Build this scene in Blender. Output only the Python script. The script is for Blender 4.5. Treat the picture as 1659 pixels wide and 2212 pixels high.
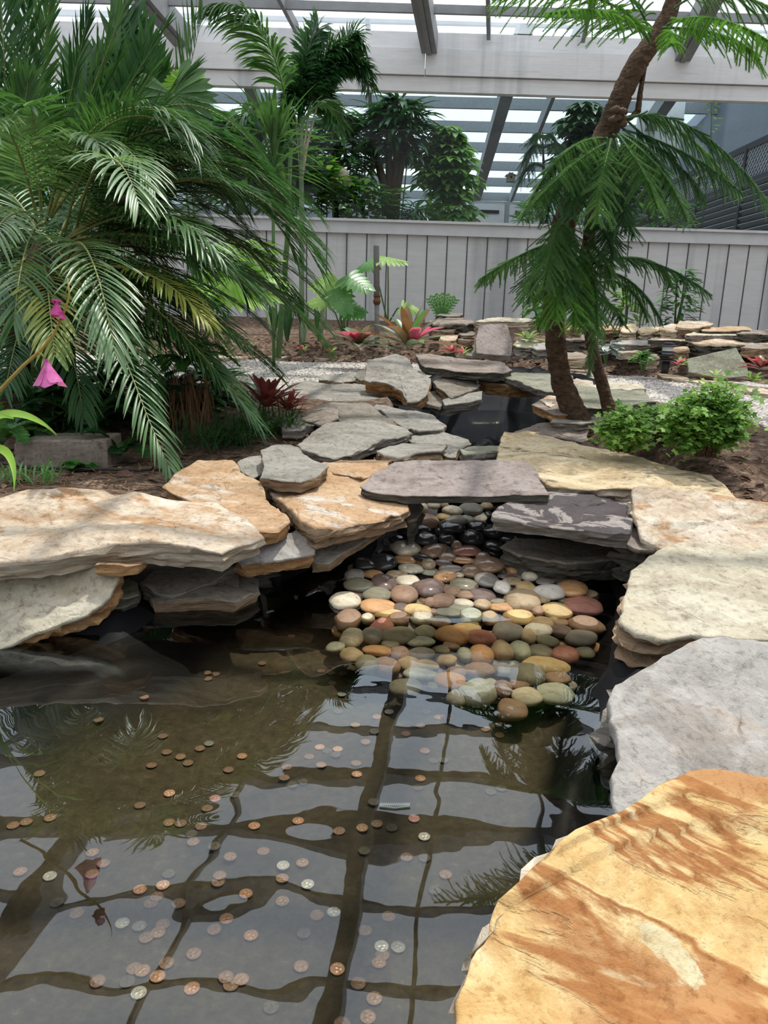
import bpy, math, random
import numpy as np
from mathutils import Vector, noise, Matrix
R = random.Random(7)
for o in list(bpy.data.objects): bpy.data.objects.remove(o)
SC = bpy.context.scene
COL = SC.collection
# ---------------------------------------------------------------- camera, world, sun, exposure
F = 1660.0; PITCH = math.radians(14.5); ROLL = 0.030; CZ = 0.38
FW = Vector((0, math.cos(PITCH), -math.sin(PITCH)))
U0 = Vector((0, math.sin(PITCH), math.cos(PITCH))); R0 = Vector((1, 0, 0))
RV = R0*math.cos(ROLL)+U0*math.sin(ROLL); UV = U0*math.cos(ROLL)-R0*math.sin(ROLL)
cam = bpy.data.cameras.new('camera'); camo = bpy.data.objects.new('camera', cam); COL.objects.link(camo)
camo.matrix_world = Matrix(((RV.x, UV.x, -FW.x, 0), (RV.y, UV.y, -FW.y, 0), (RV.z, UV.z, -FW.z, CZ), (0, 0, 0, 1)))
cam.sensor_fit = 'VERTICAL'; cam.sensor_height = 24.0; cam.lens = 24.0*F/2212; cam.clip_start = 0.02; cam.clip_end = 200
SC.camera = camo
w = bpy.data.worlds.new('world'); SC.world = w; w.use_nodes = True
wn = w.node_tree; wn.nodes.clear()
bg = wn.nodes.new('ShaderNodeBackground'); wo = wn.nodes.new('ShaderNodeOutputWorld')
geo = wn.nodes.new('ShaderNodeTexCoord'); sep = wn.nodes.new('ShaderNodeSeparateXYZ'); rmp = wn.nodes.new('ShaderNodeValToRGB')
wn.links.new(geo.outputs['Generated'], sep.inputs[0]); wn.links.new(sep.outputs['Z'], rmp.inputs[0])
rmp.color_ramp.elements[0].position = 0.0; rmp.color_ramp.elements[0].color = (0.36, 0.38, 0.40, 1)
rmp.color_ramp.elements[1].position = 0.75; rmp.color_ramp.elements[1].color = (1.40, 1.46, 1.58, 1)
e = rmp.color_ramp.elements.new(0.3); e.color = (0.72, 0.75, 0.80, 1)
wn.links.new(rmp.outputs[0], bg.inputs[0]); bg.inputs[1].default_value = 0.78
wn.links.new(bg.outputs[0], wo.inputs[0])
sun = bpy.data.lights.new('sun', 'SUN'); sun.energy = 5.3; sun.angle = math.radians(0.8); sun.color = (1.0, 0.94, 0.84)
suno = bpy.data.objects.new('sun', sun); COL.objects.link(suno)
SUNDIR = Vector((0.22, 0.30, 1.0)).normalized()      # towards the sun: high, a little behind the wall and to the right
suno.rotation_euler = SUNDIR.to_track_quat('Z', 'Y').to_euler(); suno.location = (0, 4, 12)
SC.view_settings.view_transform = 'Standard'; SC.view_settings.look = 'None'
SC.view_settings.gamma = 1; SC.view_settings.use_curve_mapping = False; SC.view_settings.exposure = 0.17
SC.cycles.max_bounces = 8; SC.cycles.transparent_max_bounces = 24

def ray(px, py): return FW + RV*((px-829.5)/F) - UV*((py-1106)/F)
def P(px, py, Y):                       # point of the place seen at a pixel, Y metres ahead of the camera
    d = ray(px, py); d = d*(Y/d.y); return Vector((d.x, d.y, d.z+CZ))
def PZ(px, py, z):                      # the same, at height z
    d = ray(px, py); d = d*((z-CZ)/d.z); return Vector((d.x, d.y, z))
ZW = -0.32; ZF = -0.425; ZU = -0.125      # lower water, pool floor, upper water (gravel path is z=0)
YW = 8.2

# ---------------------------------------------------------------- helpers
def tag(o, label=None, cat=None, group=None, kind=None):
    if label: o['label'] = label
    if cat: o['category'] = cat
    if group: o['group'] = group
    if kind: o['kind'] = kind
    return o
def empty(name, loc, label=None, cat=None, group=None):
    o = bpy.data.objects.new(name, None); COL.objects.link(o); o.location = loc; o.empty_display_size = 0.1
    return tag(o, label, cat, group)
class MB:
    def __init__(s): s.v = []; s.f = []; s.m = []; s.chunks = []
    def vert(s, p): s.v.append((p[0], p[1], p[2])); return len(s.v)-1
    def face(s, idx, m=0): s.f.append(idx); s.m.append(m)
    def tris(s, arr, m=0):              # arr (n,3,3)
        s.chunks.append((np.asarray(arr, dtype=np.float32).reshape(-1, 3), m))
    def box(s, a, b, m=0):
        x0, y0, z0 = a; x1, y1, z1 = b; n = len(s.v)
        s.v += [(x0,y0,z0),(x1,y0,z0),(x1,y1,z0),(x0,y1,z0),(x0,y0,z1),(x1,y0,z1),(x1,y1,z1),(x0,y1,z1)]
        for q in ((0,3,2,1),(4,5,6,7),(0,1,5,4),(1,2,6,5),(2,3,7,6),(3,0,4,7)): s.face(tuple(n+i for i in q), m)
    def bar(s, p, q, wx, wz, m=0, up=Vector((0,0,1))):   # beam from p to q (centre line)
        p = Vector(p); q = Vector(q); d = (q-p).normalized(); sd = d.cross(up).normalized(); u = sd.cross(d)
        n = len(s.v)
        for e_ in (p, q):
            for a, b in ((-1,-1),(1,-1),(1,1),(-1,1)): s.v.append(tuple(e_+sd*(a*wx/2)+u*(b*wz/2)))
        for qf in ((0,1,2,3),(7,6,5,4),(0,4,5,1),(1,5,6,2),(2,6,7,3),(3,7,4,0)): s.face(tuple(n+i for i in qf), m)
    def tube(s, pts, rad, n=8, m=0, cap=True, wob=0):
        pts = [Vector(p) for p in pts]; rings = []; ref = Vector((0.3, 1, 0.1)).normalized()
        for i, p in enumerate(pts):
            d = (pts[min(i+1, len(pts)-1)]-pts[max(i-1, 0)]).normalized()
            a = d.cross(ref)
            if a.length < 1e-3: a = d.cross(Vector((1, 0, 0)))
            a.normalize(); b = d.cross(a); r = rad[i] if isinstance(rad, (list, tuple)) else rad
            rr = []
            for k in range(n):
                t = 2*math.pi*k/n; q = r*(1+(R.uniform(-wob, wob) if wob else 0))
                rr.append(s.vert(p+a*(q*math.cos(t))+b*(q*math.sin(t))))
            rings.append(rr)
        for i in range(len(rings)-1):
            for k in range(n): s.face((rings[i][k], rings[i][(k+1)%n], rings[i+1][(k+1)%n], rings[i+1][k]), m)
        if cap: s.face(tuple(rings[0][::-1]), m); s.face(tuple(rings[-1]), m)
    def leaf(s, p, d, up, L, W, droop=0.0, seg=5, fold=0.25, m=0, prof=None, curl=0.0):
        p = Vector(p); d = Vector(d).normalized(); n0 = None; prev = None; st = L/seg
        for i in range(seg+1):
            t = i/seg
            wdt = W*(prof(t) if prof else math.sin(math.pi*min(1, t*0.93+0.07))**0.8)*0.5
            sd = d.cross(up)
            if sd.length < 1e-3: sd = d.cross(Vector((1, 0, 0)))
            sd.normalize(); nn = sd.cross(d)
            if i == seg: cur = (s.vert(p),)
            else: cur = (s.vert(p-sd*wdt+nn*(fold*wdt)), s.vert(p), s.vert(p+sd*wdt+nn*(fold*wdt)))
            if prev:
                if len(cur) == 3:
                    s.face((prev[0], prev[1], cur[1], cur[0]), m); s.face((prev[1], prev[2], cur[2], cur[1]), m)
                else:
                    s.face((prev[0], prev[1], cur[0]), m); s.face((prev[1], prev[2], cur[0]), m)
            prev = cur
            d = (d+Vector((0, 0, -droop/seg))+nn*(curl/seg)).normalized(); p = p+d*st
    def build(s, name, mats, parent=None, smooth=True, origin=None):
        if not isinstance(mats, (list, tuple)): mats = [mats]
        o0 = Vector(origin) if origin is not None else Vector((0, 0, 0))
        me = bpy.data.meshes.new(name)
        if s.chunks:
            vs = [np.array(s.v, dtype=np.float32).reshape(-1, 3)]; base = len(s.v)
            loops = [i for f in s.f for i in f]; tot = [len(f) for f in s.f]; mi = list(s.m)
            lo = [np.array(loops, dtype=np.int32)]; tt = [np.array(tot, dtype=np.int32)]; mm = [np.array(mi, dtype=np.int32)]
            for arr, m in s.chunks:
                k = len(arr); vs.append(arr); lo.append(np.arange(base, base+k, dtype=np.int32)); base += k
                tt.append(np.full(k//3, 3, dtype=np.int32)); mm.append(np.full(k//3, m, dtype=np.int32))
            V = np.concatenate(vs)-np.array(o0, dtype=np.float32); LO = np.concatenate(lo); T = np.concatenate(tt); M = np.concatenate(mm)
            me.vertices.add(len(V)); me.vertices.foreach_set('co', V.ravel())
            me.loops.add(len(LO)); me.loops.foreach_set('vertex_index', LO)
            me.polygons.add(len(T)); st = np.concatenate([[0], np.cumsum(T)[:-1]]).astype(np.int32)
            me.polygons.foreach_set('loop_start', st); me.polygons.foreach_set('material_index', M)
            me.update(calc_edges=True)
        else:
            me.from_pydata([(x-o0.x, y-o0.y, z-o0.z) for x, y, z in s.v], [], s.f)
            me.polygons.foreach_set('material_index', s.m)
        for m in mats: me.materials.append(m)
        me.polygons.foreach_set('use_smooth', [smooth]*len(me.polygons)); me.update()
        o = bpy.data.objects.new(name, me); COL.objects.link(o)
        if parent is not None: o.parent = parent
        if parent is None: o.location = o0
        elif origin is not None: o.location = o0-parent.location
        return o
def bez(p0, p1, p2, p3, t):
    u = 1-t; return p0*(u*u*u)+p1*(3*u*u*t)+p2*(3*u*t*t)+p3*(t*t*t)

# ---------------------------------------------------------------- materials
def newmat(name):
    m = bpy.data.materials.new(name); m.use_nodes = True; nt = m.node_tree; nt.nodes.clear()
    out = nt.nodes.new('ShaderNodeOutputMaterial'); return m, nt, out
def N(nt, t, **k):
    n = nt.nodes.new(t)
    for a, b in k.items(): setattr(n, a, b)
    return n
def ramp(nt, fac, stops):
    r = N(nt, 'ShaderNodeValToRGB'); e = r.color_ramp.elements
    e[0].position = stops[0][0]; e[0].color = (*stops[0][1], 1); e[1].position = stops[-1][0]; e[1].color = (*stops[-1][1], 1)
    for p, c in stops[1:-1]: x = e.new(p); x.color = (*c, 1)
    nt.links.new(fac, r.inputs[0]); return r.outputs[0]
def coords(nt, scale=(1, 1, 1), rot=(0, 0, 0), rnd=True):
    tc = N(nt, 'ShaderNodeTexCoord'); mp = N(nt, 'ShaderNodeMapping')
    m0 = N(nt, 'ShaderNodeMapping'); m0.inputs['Rotation'].default_value = rot; mp.inputs['Scale'].default_value = scale
    nt.links.new(tc.outputs['Object'], m0.inputs[0]); nt.links.new(m0.outputs[0], mp.inputs[0])
    if rnd:
        oi = N(nt, 'ShaderNodeObjectInfo'); mu = N(nt, 'ShaderNodeMath', operation='MULTIPLY'); mu.inputs[1].default_value = 37.0
        nt.links.new(oi.outputs['Random'], mu.inputs[0]); nt.links.new(mu.outputs[0], mp.inputs['Location'])
    return mp.outputs[0]
def noi(nt, vec, scale, detail=4, rough=0.6, dist=0.0):
    n = N(nt, 'ShaderNodeTexNoise'); n.inputs['Scale'].default_value = scale; n.inputs['Detail'].default_value = detail
    n.inputs['Roughness'].default_value = rough; n.inputs['Distortion'].default_value = dist
    nt.links.new(vec, n.inputs['Vector']); return n.outputs['Fac']
def mixc(nt, fac, a, b):
    m = N(nt, 'ShaderNodeMix', data_type='RGBA')
    for sock, v in ((m.inputs[0], fac), (m.inputs[6], a), (m.inputs[7], b)):
        if isinstance(v, (int, float)): sock.default_value = v
        elif isinstance(v, tuple): sock.default_value = (*v, 1)
        else: nt.links.new(v, sock)
    return m.outputs[2]
def bump(nt, h, strength, dist, prev=None):
    b = N(nt, 'ShaderNodeBump'); b.inputs['Strength'].default_value = strength; b.inputs['Distance'].default_value = dist
    nt.links.new(h, b.inputs['Height'])
    if prev is not None: nt.links.new(prev, b.inputs['Normal'])
    return b.outputs[0]
def princ(nt, out, col, rough=0.8, nrm=None, spec=0.3, metal=0.0):
    p = N(nt, 'ShaderNodeBsdfPrincipled')
    if isinstance(col, tuple): p.inputs['Base Color'].default_value = (*col, 1)
    else: nt.links.new(col, p.inputs['Base Color'])
    if isinstance(rough, (int, float)): p.inputs['Roughness'].default_value = rough
    else: nt.links.new(rough, p.inputs['Roughness'])
    p.inputs['Specular IOR Level'].default_value = spec; p.inputs['Metallic'].default_value = metal
    if nrm is not None: nt.links.new(nrm, p.inputs['Normal'])
    nt.links.new(p.outputs[0], out.inputs[0]); return p
def plain(name, c, rough=0.6, spec=0.3, metal=0.0, var=0.15, scale=30):
    m, nt, out = newmat(name); v = coords(nt); f = noi(nt, v, scale)
    col = ramp(nt, f, [(0.3, tuple(x*(1-var) for x in c)), (0.7, tuple(min(1, x*(1+var)) for x in c))])
    princ(nt, out, col, rough, bump(nt, f, 0.2, 0.002), spec, metal); return m
def rockmat(name, c1, c2, c3, patch=0.55, pscale=5.0, streak=(1, 2.2, 4), rot=(0, 0, 0.5), bs=1.0, spec=0.25, rough=0.82, soft=0.11, spk=0.62):
    m, nt, out = newmat(name)
    v = coords(nt, streak, rot); vi = coords(nt)
    f1 = noi(nt, v, 5.0, 8, 0.65, 0.6); f2 = noi(nt, v, pscale, 6, 0.6, 1.2); f3 = noi(nt, vi, 60, 6, 0.7); f4 = noi(nt, vi, 14, 8, 0.7, 0.4)
    col = ramp(nt, f1, [(0.32, c1), (0.5, tuple((a+b)/2 for a, b in zip(c1, c2))), (0.66, c2)])
    pm = N(nt, 'ShaderNodeMapRange'); pm.inputs[1].default_value = patch; pm.inputs[2].default_value = patch+soft
    nt.links.new(f2, pm.inputs[0]); col = mixc(nt, pm.outputs[0], col, c3)
    dk = ramp(nt, f3, [(0.36, (0.42, 0.38, 0.35)), (0.47, (1, 1, 1)), (0.56, (1.0, 1.0, 1.0)), (0.66, (1.3, 1.3, 1.3))])
    mm = N(nt, 'ShaderNodeMix', data_type='RGBA', blend_type='MULTIPLY'); mm.inputs[0].default_value = spk
    nt.links.new(col, mm.inputs[6]); nt.links.new(dk, mm.inputs[7])
    dk2 = ramp(nt, f4, [(0.35, (0.72, 0.70, 0.68)), (0.5, (1, 1, 1))])
    m2 = N(nt, 'ShaderNodeMix', data_type='RGBA', blend_type='MULTIPLY'); m2.inputs[0].default_value = spk
    nt.links.new(mm.outputs[2], m2.inputs[6]); nt.links.new(dk2, m2.inputs[7])
    # hairline cracks, lichen-like blotches and laminated steps
    vd = coords(nt, (1, 1.8, 1), (0, 0, rot[2]+0.4)); vo = N(nt, 'ShaderNodeTexVoronoi', feature='DISTANCE_TO_EDGE'); vo.inputs['Scale'].default_value = 3.2
    nd = N(nt, 'ShaderNodeTexNoise'); nd.inputs['Scale'].default_value = 7; nd.inputs['Detail'].default_value = 5; nt.links.new(vd, nd.inputs['Vector'])
    mv = N(nt, 'ShaderNodeMix', data_type='VECTOR'); mv.inputs[0].default_value = 0.22; nt.links.new(vd, mv.inputs[4]); nt.links.new(nd.outputs['Color'], mv.inputs[5]); nt.links.new(mv.outputs[1], vo.inputs['Vector'])
    ck = ramp(nt, vo.outputs['Distance'], [(0.0, (0.45, 0.42, 0.38)), (0.012, (1, 1, 1))]); gate = ramp(nt, f2, [(0.52, (0, 0, 0)), (0.60, (.8, .8, .8))])
    m3 = N(nt, 'ShaderNodeMix', data_type='RGBA', blend_type='MULTIPLY'); nt.links.new(gate, m3.inputs[0]); nt.links.new(m2.outputs[2], m3.inputs[6]); nt.links.new(ck, m3.inputs[7])
    f6 = noi(nt, coords(nt, (1, 1.5, 1)), 2.3, 7, 0.68, 1.6); bl = ramp(nt, f6, [(0.40, (0.70, 0.66, 0.62)), (0.50, (1, 1, 1)), (0.62, (1.0, 0.99, 0.97)), (0.68, (1.16, 1.16, 1.15))])
    m4 = N(nt, 'ShaderNodeMix', data_type='RGBA', blend_type='MULTIPLY'); m4.inputs[0].default_value = 0.8; nt.links.new(m3.outputs[2], m4.inputs[6]); nt.links.new(bl, m4.inputs[7])
    stp = ramp(nt, f1, [(0.44, (0, 0, 0)), (0.455, (.4, .4, .4)), (0.53, (.45, .45, .45)), (0.54, (1, 1, 1))])
    b = bump(nt, f4, 0.8*bs, 0.010); b = bump(nt, f3, 0.8*bs, 0.004, b); b = bump(nt, stp, 0.5*bs, 0.004, b); b = bump(nt, ck, 0.4*bs, 0.003, b)
    princ(nt, out, m4.outputs[2], rough, b, spec); return m
def sidemat(name, c1, c2):
    m, nt, out = newmat(name)
    v = coords(nt, (1, 1, 7)); f = noi(nt, v, 9, 8, 0.7, 0.5); vi = coords(nt); g = noi(nt, vi, 40, 6, 0.7)
    col = ramp(nt, f, [(0.33, c1), (0.62, c2)])
    b = bump(nt, f, 0.9, 0.015); b = bump(nt, g, 0.6, 0.005, b)
    princ(nt, out, col, 0.88, b, 0.2); return m
def leafmat(name, c1, c2, rough=0.4, trans=0.3, spec=0.4, sc=6):
    m, nt, out = newmat(name); v = coords(nt); f = noi(nt, v, sc, 3)
    col = ramp(nt, f, [(0.35, c1), (0.65, c2)])
    p = N(nt, 'ShaderNodeBsdfPrincipled'); nt.links.new(col, p.inputs['Base Color']); p.inputs['Roughness'].default_value = rough
    p.inputs['Specular IOR Level'].default_value = spec
    t = N(nt, 'ShaderNodeBsdfTranslucent'); br = mixc(nt, 0.5, col, tuple(min(1, x*1.5) for x in (c2[0]*1.1, c2[1]*1.2, c2[2]*0.5)))
    nt.links.new(br, t.inputs[0])
    mx = N(nt, 'ShaderNodeMixShader'); mx.inputs[0].default_value = trans
    nt.links.new(p.outputs[0], mx.inputs[1]); nt.links.new(t.outputs[0], mx.inputs[2]); nt.links.new(mx.outputs[0], out.inputs[0]); return m
M = {}
M['cream'] = rockmat('cream_stone', (0.47,0.34,0.22), (0.66,0.60,0.50), (0.45,0.27,0.14), 0.53, 4)
M['creamwhite'] = rockmat('cream_white_stone', (0.47,0.42,0.31), (0.58,0.54,0.43), (0.38,0.32,0.25), 0.58, 4, (1,1.3,2))
M['orange'] = rockmat('orange_stone', (0.42,0.25,0.13), (0.52,0.38,0.24), (0.58,0.52,0.45), 0.57, 4)
M['ochre'] = rockmat('ochre_stone', (0.50,0.28,0.10), (0.68,0.52,0.27), (0.40,0.19,0.08), 0.535, 1.5, (0.9,3.6,2), (0,0,0.42), 0.8, 0.25, 0.82, 0.035, 0.42)
M['yellow'] = rockmat('yellow_stone', (0.52,0.39,0.22), (0.66,0.56,0.39), (0.24,0.19,0.12), 0.62, 3.0, (1,2,2), (0,0,0.1), 1.0, 0.25, 0.82, 0.04)
def ochremat():
    m, nt, out = newmat('rust_banded_stone')
    v = coords(nt, (0.8, 4.0, 2), (0, 0, 0.50), False); vi = coords(nt, rnd=False); vm = coords(nt, (1, 2.2, 2), (0, 0, 0.50), False)
    base = ramp(nt, noi(nt, vm, 7, 8, 0.68, 0.8), [(0.34, (0.50,0.30,0.11)), (0.47, (0.62,0.43,0.19)), (0.6, (0.68,0.53,0.28)), (0.72, (0.72,0.64,0.45))])
    fb = noi(nt, v, 2.6, 7, 0.55, 0.5); fc = noi(nt, vm, 1.7, 6, 0.55, 1.0); fg = noi(nt, v, 3.3, 6, 0.5, 0.8); g = noi(nt, vi, 75, 6, 0.72); h = noi(nt, vi, 20, 7, 0.7, 0.5)
    def band(f, a, b_, c, d_): return ramp(nt, f, [(a, (0, 0, 0)), (b_, (1, 1, 1)), (c, (1, 1, 1)), (d_, (0, 0, 0))])
    col = mixc(nt, band(fc, 0.50, 0.56, 0.9, 0.99), base, (0.42, 0.22, 0.09))
    col = mixc(nt, band(fg, 0.585, 0.60, 0.9, 0.99), col, (0.60, 0.53, 0.34))
    col = mixc(nt, band(fb, 0.50, 0.525, 0.545, 0.575), col, (0.34, 0.15, 0.05))
    for f_, lo in ((g, (0.62, 0.52, 0.42)), (h, (0.78, 0.68, 0.56))):
        r_ = ramp(nt, f_, [(0.34, lo), (0.47, (1, 1, 1)), (0.6, (1, 1, 1)), (0.72, (1.15, 1.15, 1.15))]); mm = N(nt, 'ShaderNodeMix', data_type='RGBA', blend_type='MULTIPLY'); mm.inputs[0].default_value = 0.8
        nt.links.new(col, mm.inputs[6]); nt.links.new(r_, mm.inputs[7]); col = mm.outputs[2]
    b = bump(nt, h, 0.7, 0.006); b = bump(nt, g, 0.7, 0.003, b); b = bump(nt, band(fb, 0.49, 0.50, 0.9, 0.99), 0.5, 0.004, b)
    princ(nt, out, col, 0.8, b, 0.25); return m
M['ochre'] = ochremat()
M['whitegrey'] = rockmat('pale_grey_stone', (0.30,0.29,0.275), (0.43,0.41,0.38), (0.42,0.34,0.27), 0.55, 2.5, (1,2.6,2), (0,0,0.9), 0.9, 0.25, 0.82, 0.11, 0.5)
M['grey'] = rockmat('grey_slate', (0.23,0.22,0.19), (0.36,0.34,0.30), (0.36,0.27,0.18), 0.62, 4)
M['green'] = rockmat('greenish_slate', (0.20,0.21,0.15), (0.29,0.29,0.225), (0.15,0.155,0.12), 0.62, 4)
M['brown'] = rockmat('brown_slate', (0.22,0.18,0.15), (0.34,0.29,0.25), (0.15,0.12,0.10), 0.60, 5)
M['purple'] = rockmat('mauve_slate', (0.26,0.215,0.195), (0.34,0.295,0.275), (0.16,0.13,0.12), 0.60, 6, (1,1,1), (0,0,0), 0.9)
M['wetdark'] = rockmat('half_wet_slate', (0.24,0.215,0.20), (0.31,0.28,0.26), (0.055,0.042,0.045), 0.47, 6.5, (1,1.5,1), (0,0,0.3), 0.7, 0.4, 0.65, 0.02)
M['dark'] = rockmat('deep_shade_slate', (0.05,0.048,0.04), (0.10,0.09,0.075), (0.04,0.04,0.035), 0.6, 5, (1,1,1), (0,0,0), 1, 0.5, 0.5)  # near-black copy for backing stones sunk in shaded gaps
M['shade'] = rockmat('shaded_brown_slate', (0.20,0.18,0.15), (0.30,0.27,0.22), (0.13,0.12,0.09), 0.6, 5)  # slate colour darkened for stones that lie in shade
M['s_brown'] = sidemat('brown_stone_edge', (0.12,0.075,0.045), (0.42,0.30,0.19))
M['s_rust'] = sidemat('rusty_stone_edge', (0.20,0.09,0.035), (0.55,0.33,0.15))
M['s_grey'] = sidemat('grey_stone_edge', (0.09,0.08,0.07), (0.32,0.29,0.25))
M['s_dark'] = sidemat('dark_stone_edge', (0.04,0.038,0.03), (0.16,0.15,0.12))
M['s_cream'] = sidemat('cream_stone_edge', (0.30,0.22,0.14), (0.62,0.54,0.42))
# pool
def linermat():
    m, nt, out = newmat('pond_liner_with_silt'); v = coords(nt, rnd=False)
    tc = N(nt, 'ShaderNodeTexCoord'); sp = N(nt, 'ShaderNodeSeparateXYZ'); nt.links.new(tc.outputs['Object'], sp.inputs[0])
    f = noi(nt, v, 3.5, 6, 0.6); g = noi(nt, v, 60, 5, 0.7)
    ad = N(nt, 'ShaderNodeMath', operation='MULTIPLY_ADD'); ad.inputs[1].default_value = 0.05
    nt.links.new(f, ad.inputs[0]); nt.links.new(sp.outputs['Z'], ad.inputs[2])
    mr = N(nt, 'ShaderNodeMapRange'); mr.inputs[1].default_value = ZF+0.02; mr.inputs[2].default_value = ZF+0.06
    mr.inputs[3].default_value = 1; mr.inputs[4].default_value = 0; nt.links.new(ad.outputs[0], mr.inputs[0])
    silt = ramp(nt, g, [(0.3, (0.055,0.045,0.027)), (0.62, (0.105,0.088,0.055)), (0.8, (0.20,0.17,0.12))])
    col = mixc(nt, mr.outputs[0], (0.007, 0.007, 0.008), silt)
    rg = N(nt, 'ShaderNodeMapRange'); rg.inputs[3].default_value = 0.5; rg.inputs[4].default_value = 0.9; nt.links.new(mr.outputs[0], rg.inputs[0])
    princ(nt, out, col, rg.outputs[0], bump(nt, g, 0.25, 0.003), 0.1); return m
M['liner'] = linermat()
def blackliner():
    m, nt, out = newmat('black_pond_liner'); v = coords(nt, rnd=False); g = noi(nt, v, 14, 3, 0.5); b = bump(nt, g, 0.5, 0.006)
    d = N(nt, 'ShaderNodeBsdfDiffuse'); d.inputs[0].default_value = (0.008, 0.008, 0.009, 1); gl = N(nt, 'ShaderNodeBsdfGlossy'); gl.inputs['Roughness'].default_value = 0.22
    nt.links.new(b, gl.inputs['Normal']); mx = N(nt, 'ShaderNodeMixShader'); mx.inputs[0].default_value = 0.045
    nt.links.new(d.outputs[0], mx.inputs[1]); nt.links.new(gl.outputs[0], mx.inputs[2]); nt.links.new(mx.outputs[0], out.inputs[0]); return m
M['blackliner'] = blackliner()
def watermat():
    m, nt, out = newmat('pool_water'); v = coords(nt, (1, 1.0, 1), rnd=False)
    f = noi(nt, v, 3.2, 1.5, 0.4, 0.8); g = noi(nt, v, 11, 2, 0.5)
    b = bump(nt, f, 1.0, 0.0042); b = bump(nt, g, 1.0, 0.0002, b)
    fr = N(nt, 'ShaderNodeFresnel'); fr.inputs['IOR'].default_value = 1.68; nt.links.new(b, fr.inputs['Normal'])
    t = N(nt, 'ShaderNodeBsdfTransparent'); t.inputs[0].default_value = (0.80, 0.78, 0.70, 1)
    gl = N(nt, 'ShaderNodeBsdfGlossy'); gl.inputs[0].default_value = (0.86, 0.93, 1.0, 1); gl.inputs['Roughness'].default_value = 0.0; nt.links.new(b, gl.inputs['Normal'])
    mx = N(nt, 'ShaderNodeMixShader'); nt.links.new(fr.outputs[0], mx.inputs[0]); nt.links.new(t.outputs[0], mx.inputs[1]); nt.links.new(gl.outputs[0], mx.inputs[2])
    nt.links.new(mx.outputs[0], out.inputs[0]); return m
M['water'] = watermat()
def soilmat():
    m, nt, out = newmat('ground_soil_and_gravel'); v = coords(nt, rnd=False)
    at = N(nt, 'ShaderNodeAttribute'); at.attribute_name = 'gravel'
    f = noi(nt, v, 28, 6, 0.7); vo = N(nt, 'ShaderNodeTexVoronoi'); vo.inputs['Scale'].default_value = 75; nt.links.new(v, vo.inputs['Vector'])
    big = noi(nt, v, 2.2, 3, 0.5)
    soil = ramp(nt, f, [(0.3, (0.045,0.03,0.022)), (0.52, (0.14,0.095,0.068)), (0.68, (0.32,0.24,0.18))])
    sp = N(nt, 'ShaderNodeSeparateColor'); nt.links.new(vo.outputs['Color'], sp.inputs[0])
    grav = ramp(nt, sp.outputs[0], [(0.0, (0.24,0.215,0.195)), (0.4, (0.42,0.385,0.35)), (0.8, (0.58,0.54,0.50)), (1.0, (0.72,0.69,0.65))])
    ad = N(nt, 'ShaderNodeMath', operation='MULTIPLY_ADD'); ad.inputs[1].default_value = 0.5; nt.links.new(f, ad.inputs[0]); nt.links.new(at.outputs['Fac'], ad.inputs[2])
    mr = N(nt, 'ShaderNodeMapRange'); mr.inputs[1].default_value = 0.68; mr.inputs[2].default_value = 0.82; nt.links.new(ad.outputs[0], mr.inputs[0])
    col = mixc(nt, mr.outputs[0], soil, grav)
    b = bump(nt, vo.outputs['Distance'], 0.8, 0.006); b = bump(nt, f, 0.8, 0.012, b)
    princ(nt, out, col, 0.95, b, 0.1); return m
M['ground'] = soilmat()
def boardmat(name, c, groove=0.0, z0=0):
    m, nt, out = newmat(name); v = coords(nt, (1, 1, 6), rnd=False); vs = coords(nt, (3, 1, 0.12), rnd=False); vb = coords(nt, (0.35, 1, 16), rnd=False)
    f = noi(nt, v, 4, 6, 0.7); s = noi(nt, vs, 1.4, 3, 0.5); g = noi(nt, vb, 5, 6, 0.75)
    col = ramp(nt, f, [(0.3, tuple(x*0.88 for x in c)), (0.7, c)])
    st = ramp(nt, s, [(0.33, (0.62,0.64,0.66)), (0.46, (1,1,1))])
    gr = ramp(nt, g, [(0.30, (0.72,0.73,0.74)), (0.42, (1,1,1))])
    for q in (st, gr):
        mm = N(nt, 'ShaderNodeMix', data_type='RGBA', blend_type='MULTIPLY'); mm.inputs[0].default_value = 0.8
        nt.links.new(col, mm.inputs[6]); nt.links.new(q, mm.inputs[7]); col = mm.outputs[2]
    princ(nt, out, col, 0.75, bump(nt, g, 0.35, 0.004), 0.2); return m
M['siding'] = boardmat('grey_wood_siding', (0.66,0.66,0.655))
M['board'] = boardmat('pale_painted_board', (0.82,0.82,0.82))
M['rail'] = plain('painted_rail', (0.60,0.61,0.62), 0.5, var=0.06, scale=8)
M['rafter'] = plain('grey_rafter', (0.24,0.25,0.26), 0.6, var=0.1, scale=12)
M['groove'] = plain('dark_groove', (0.09,0.09,0.10), 0.8)
M['black'] = plain('black_metal', (0.02,0.02,0.022), 0.5, 0.4)
M['rust'] = plain('rusty_iron', (0.16,0.07,0.04), 0.7)
M['steel'] = plain('grey_steel_pipe', (0.17,0.16,0.16), 0.5, 0.5)
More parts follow.
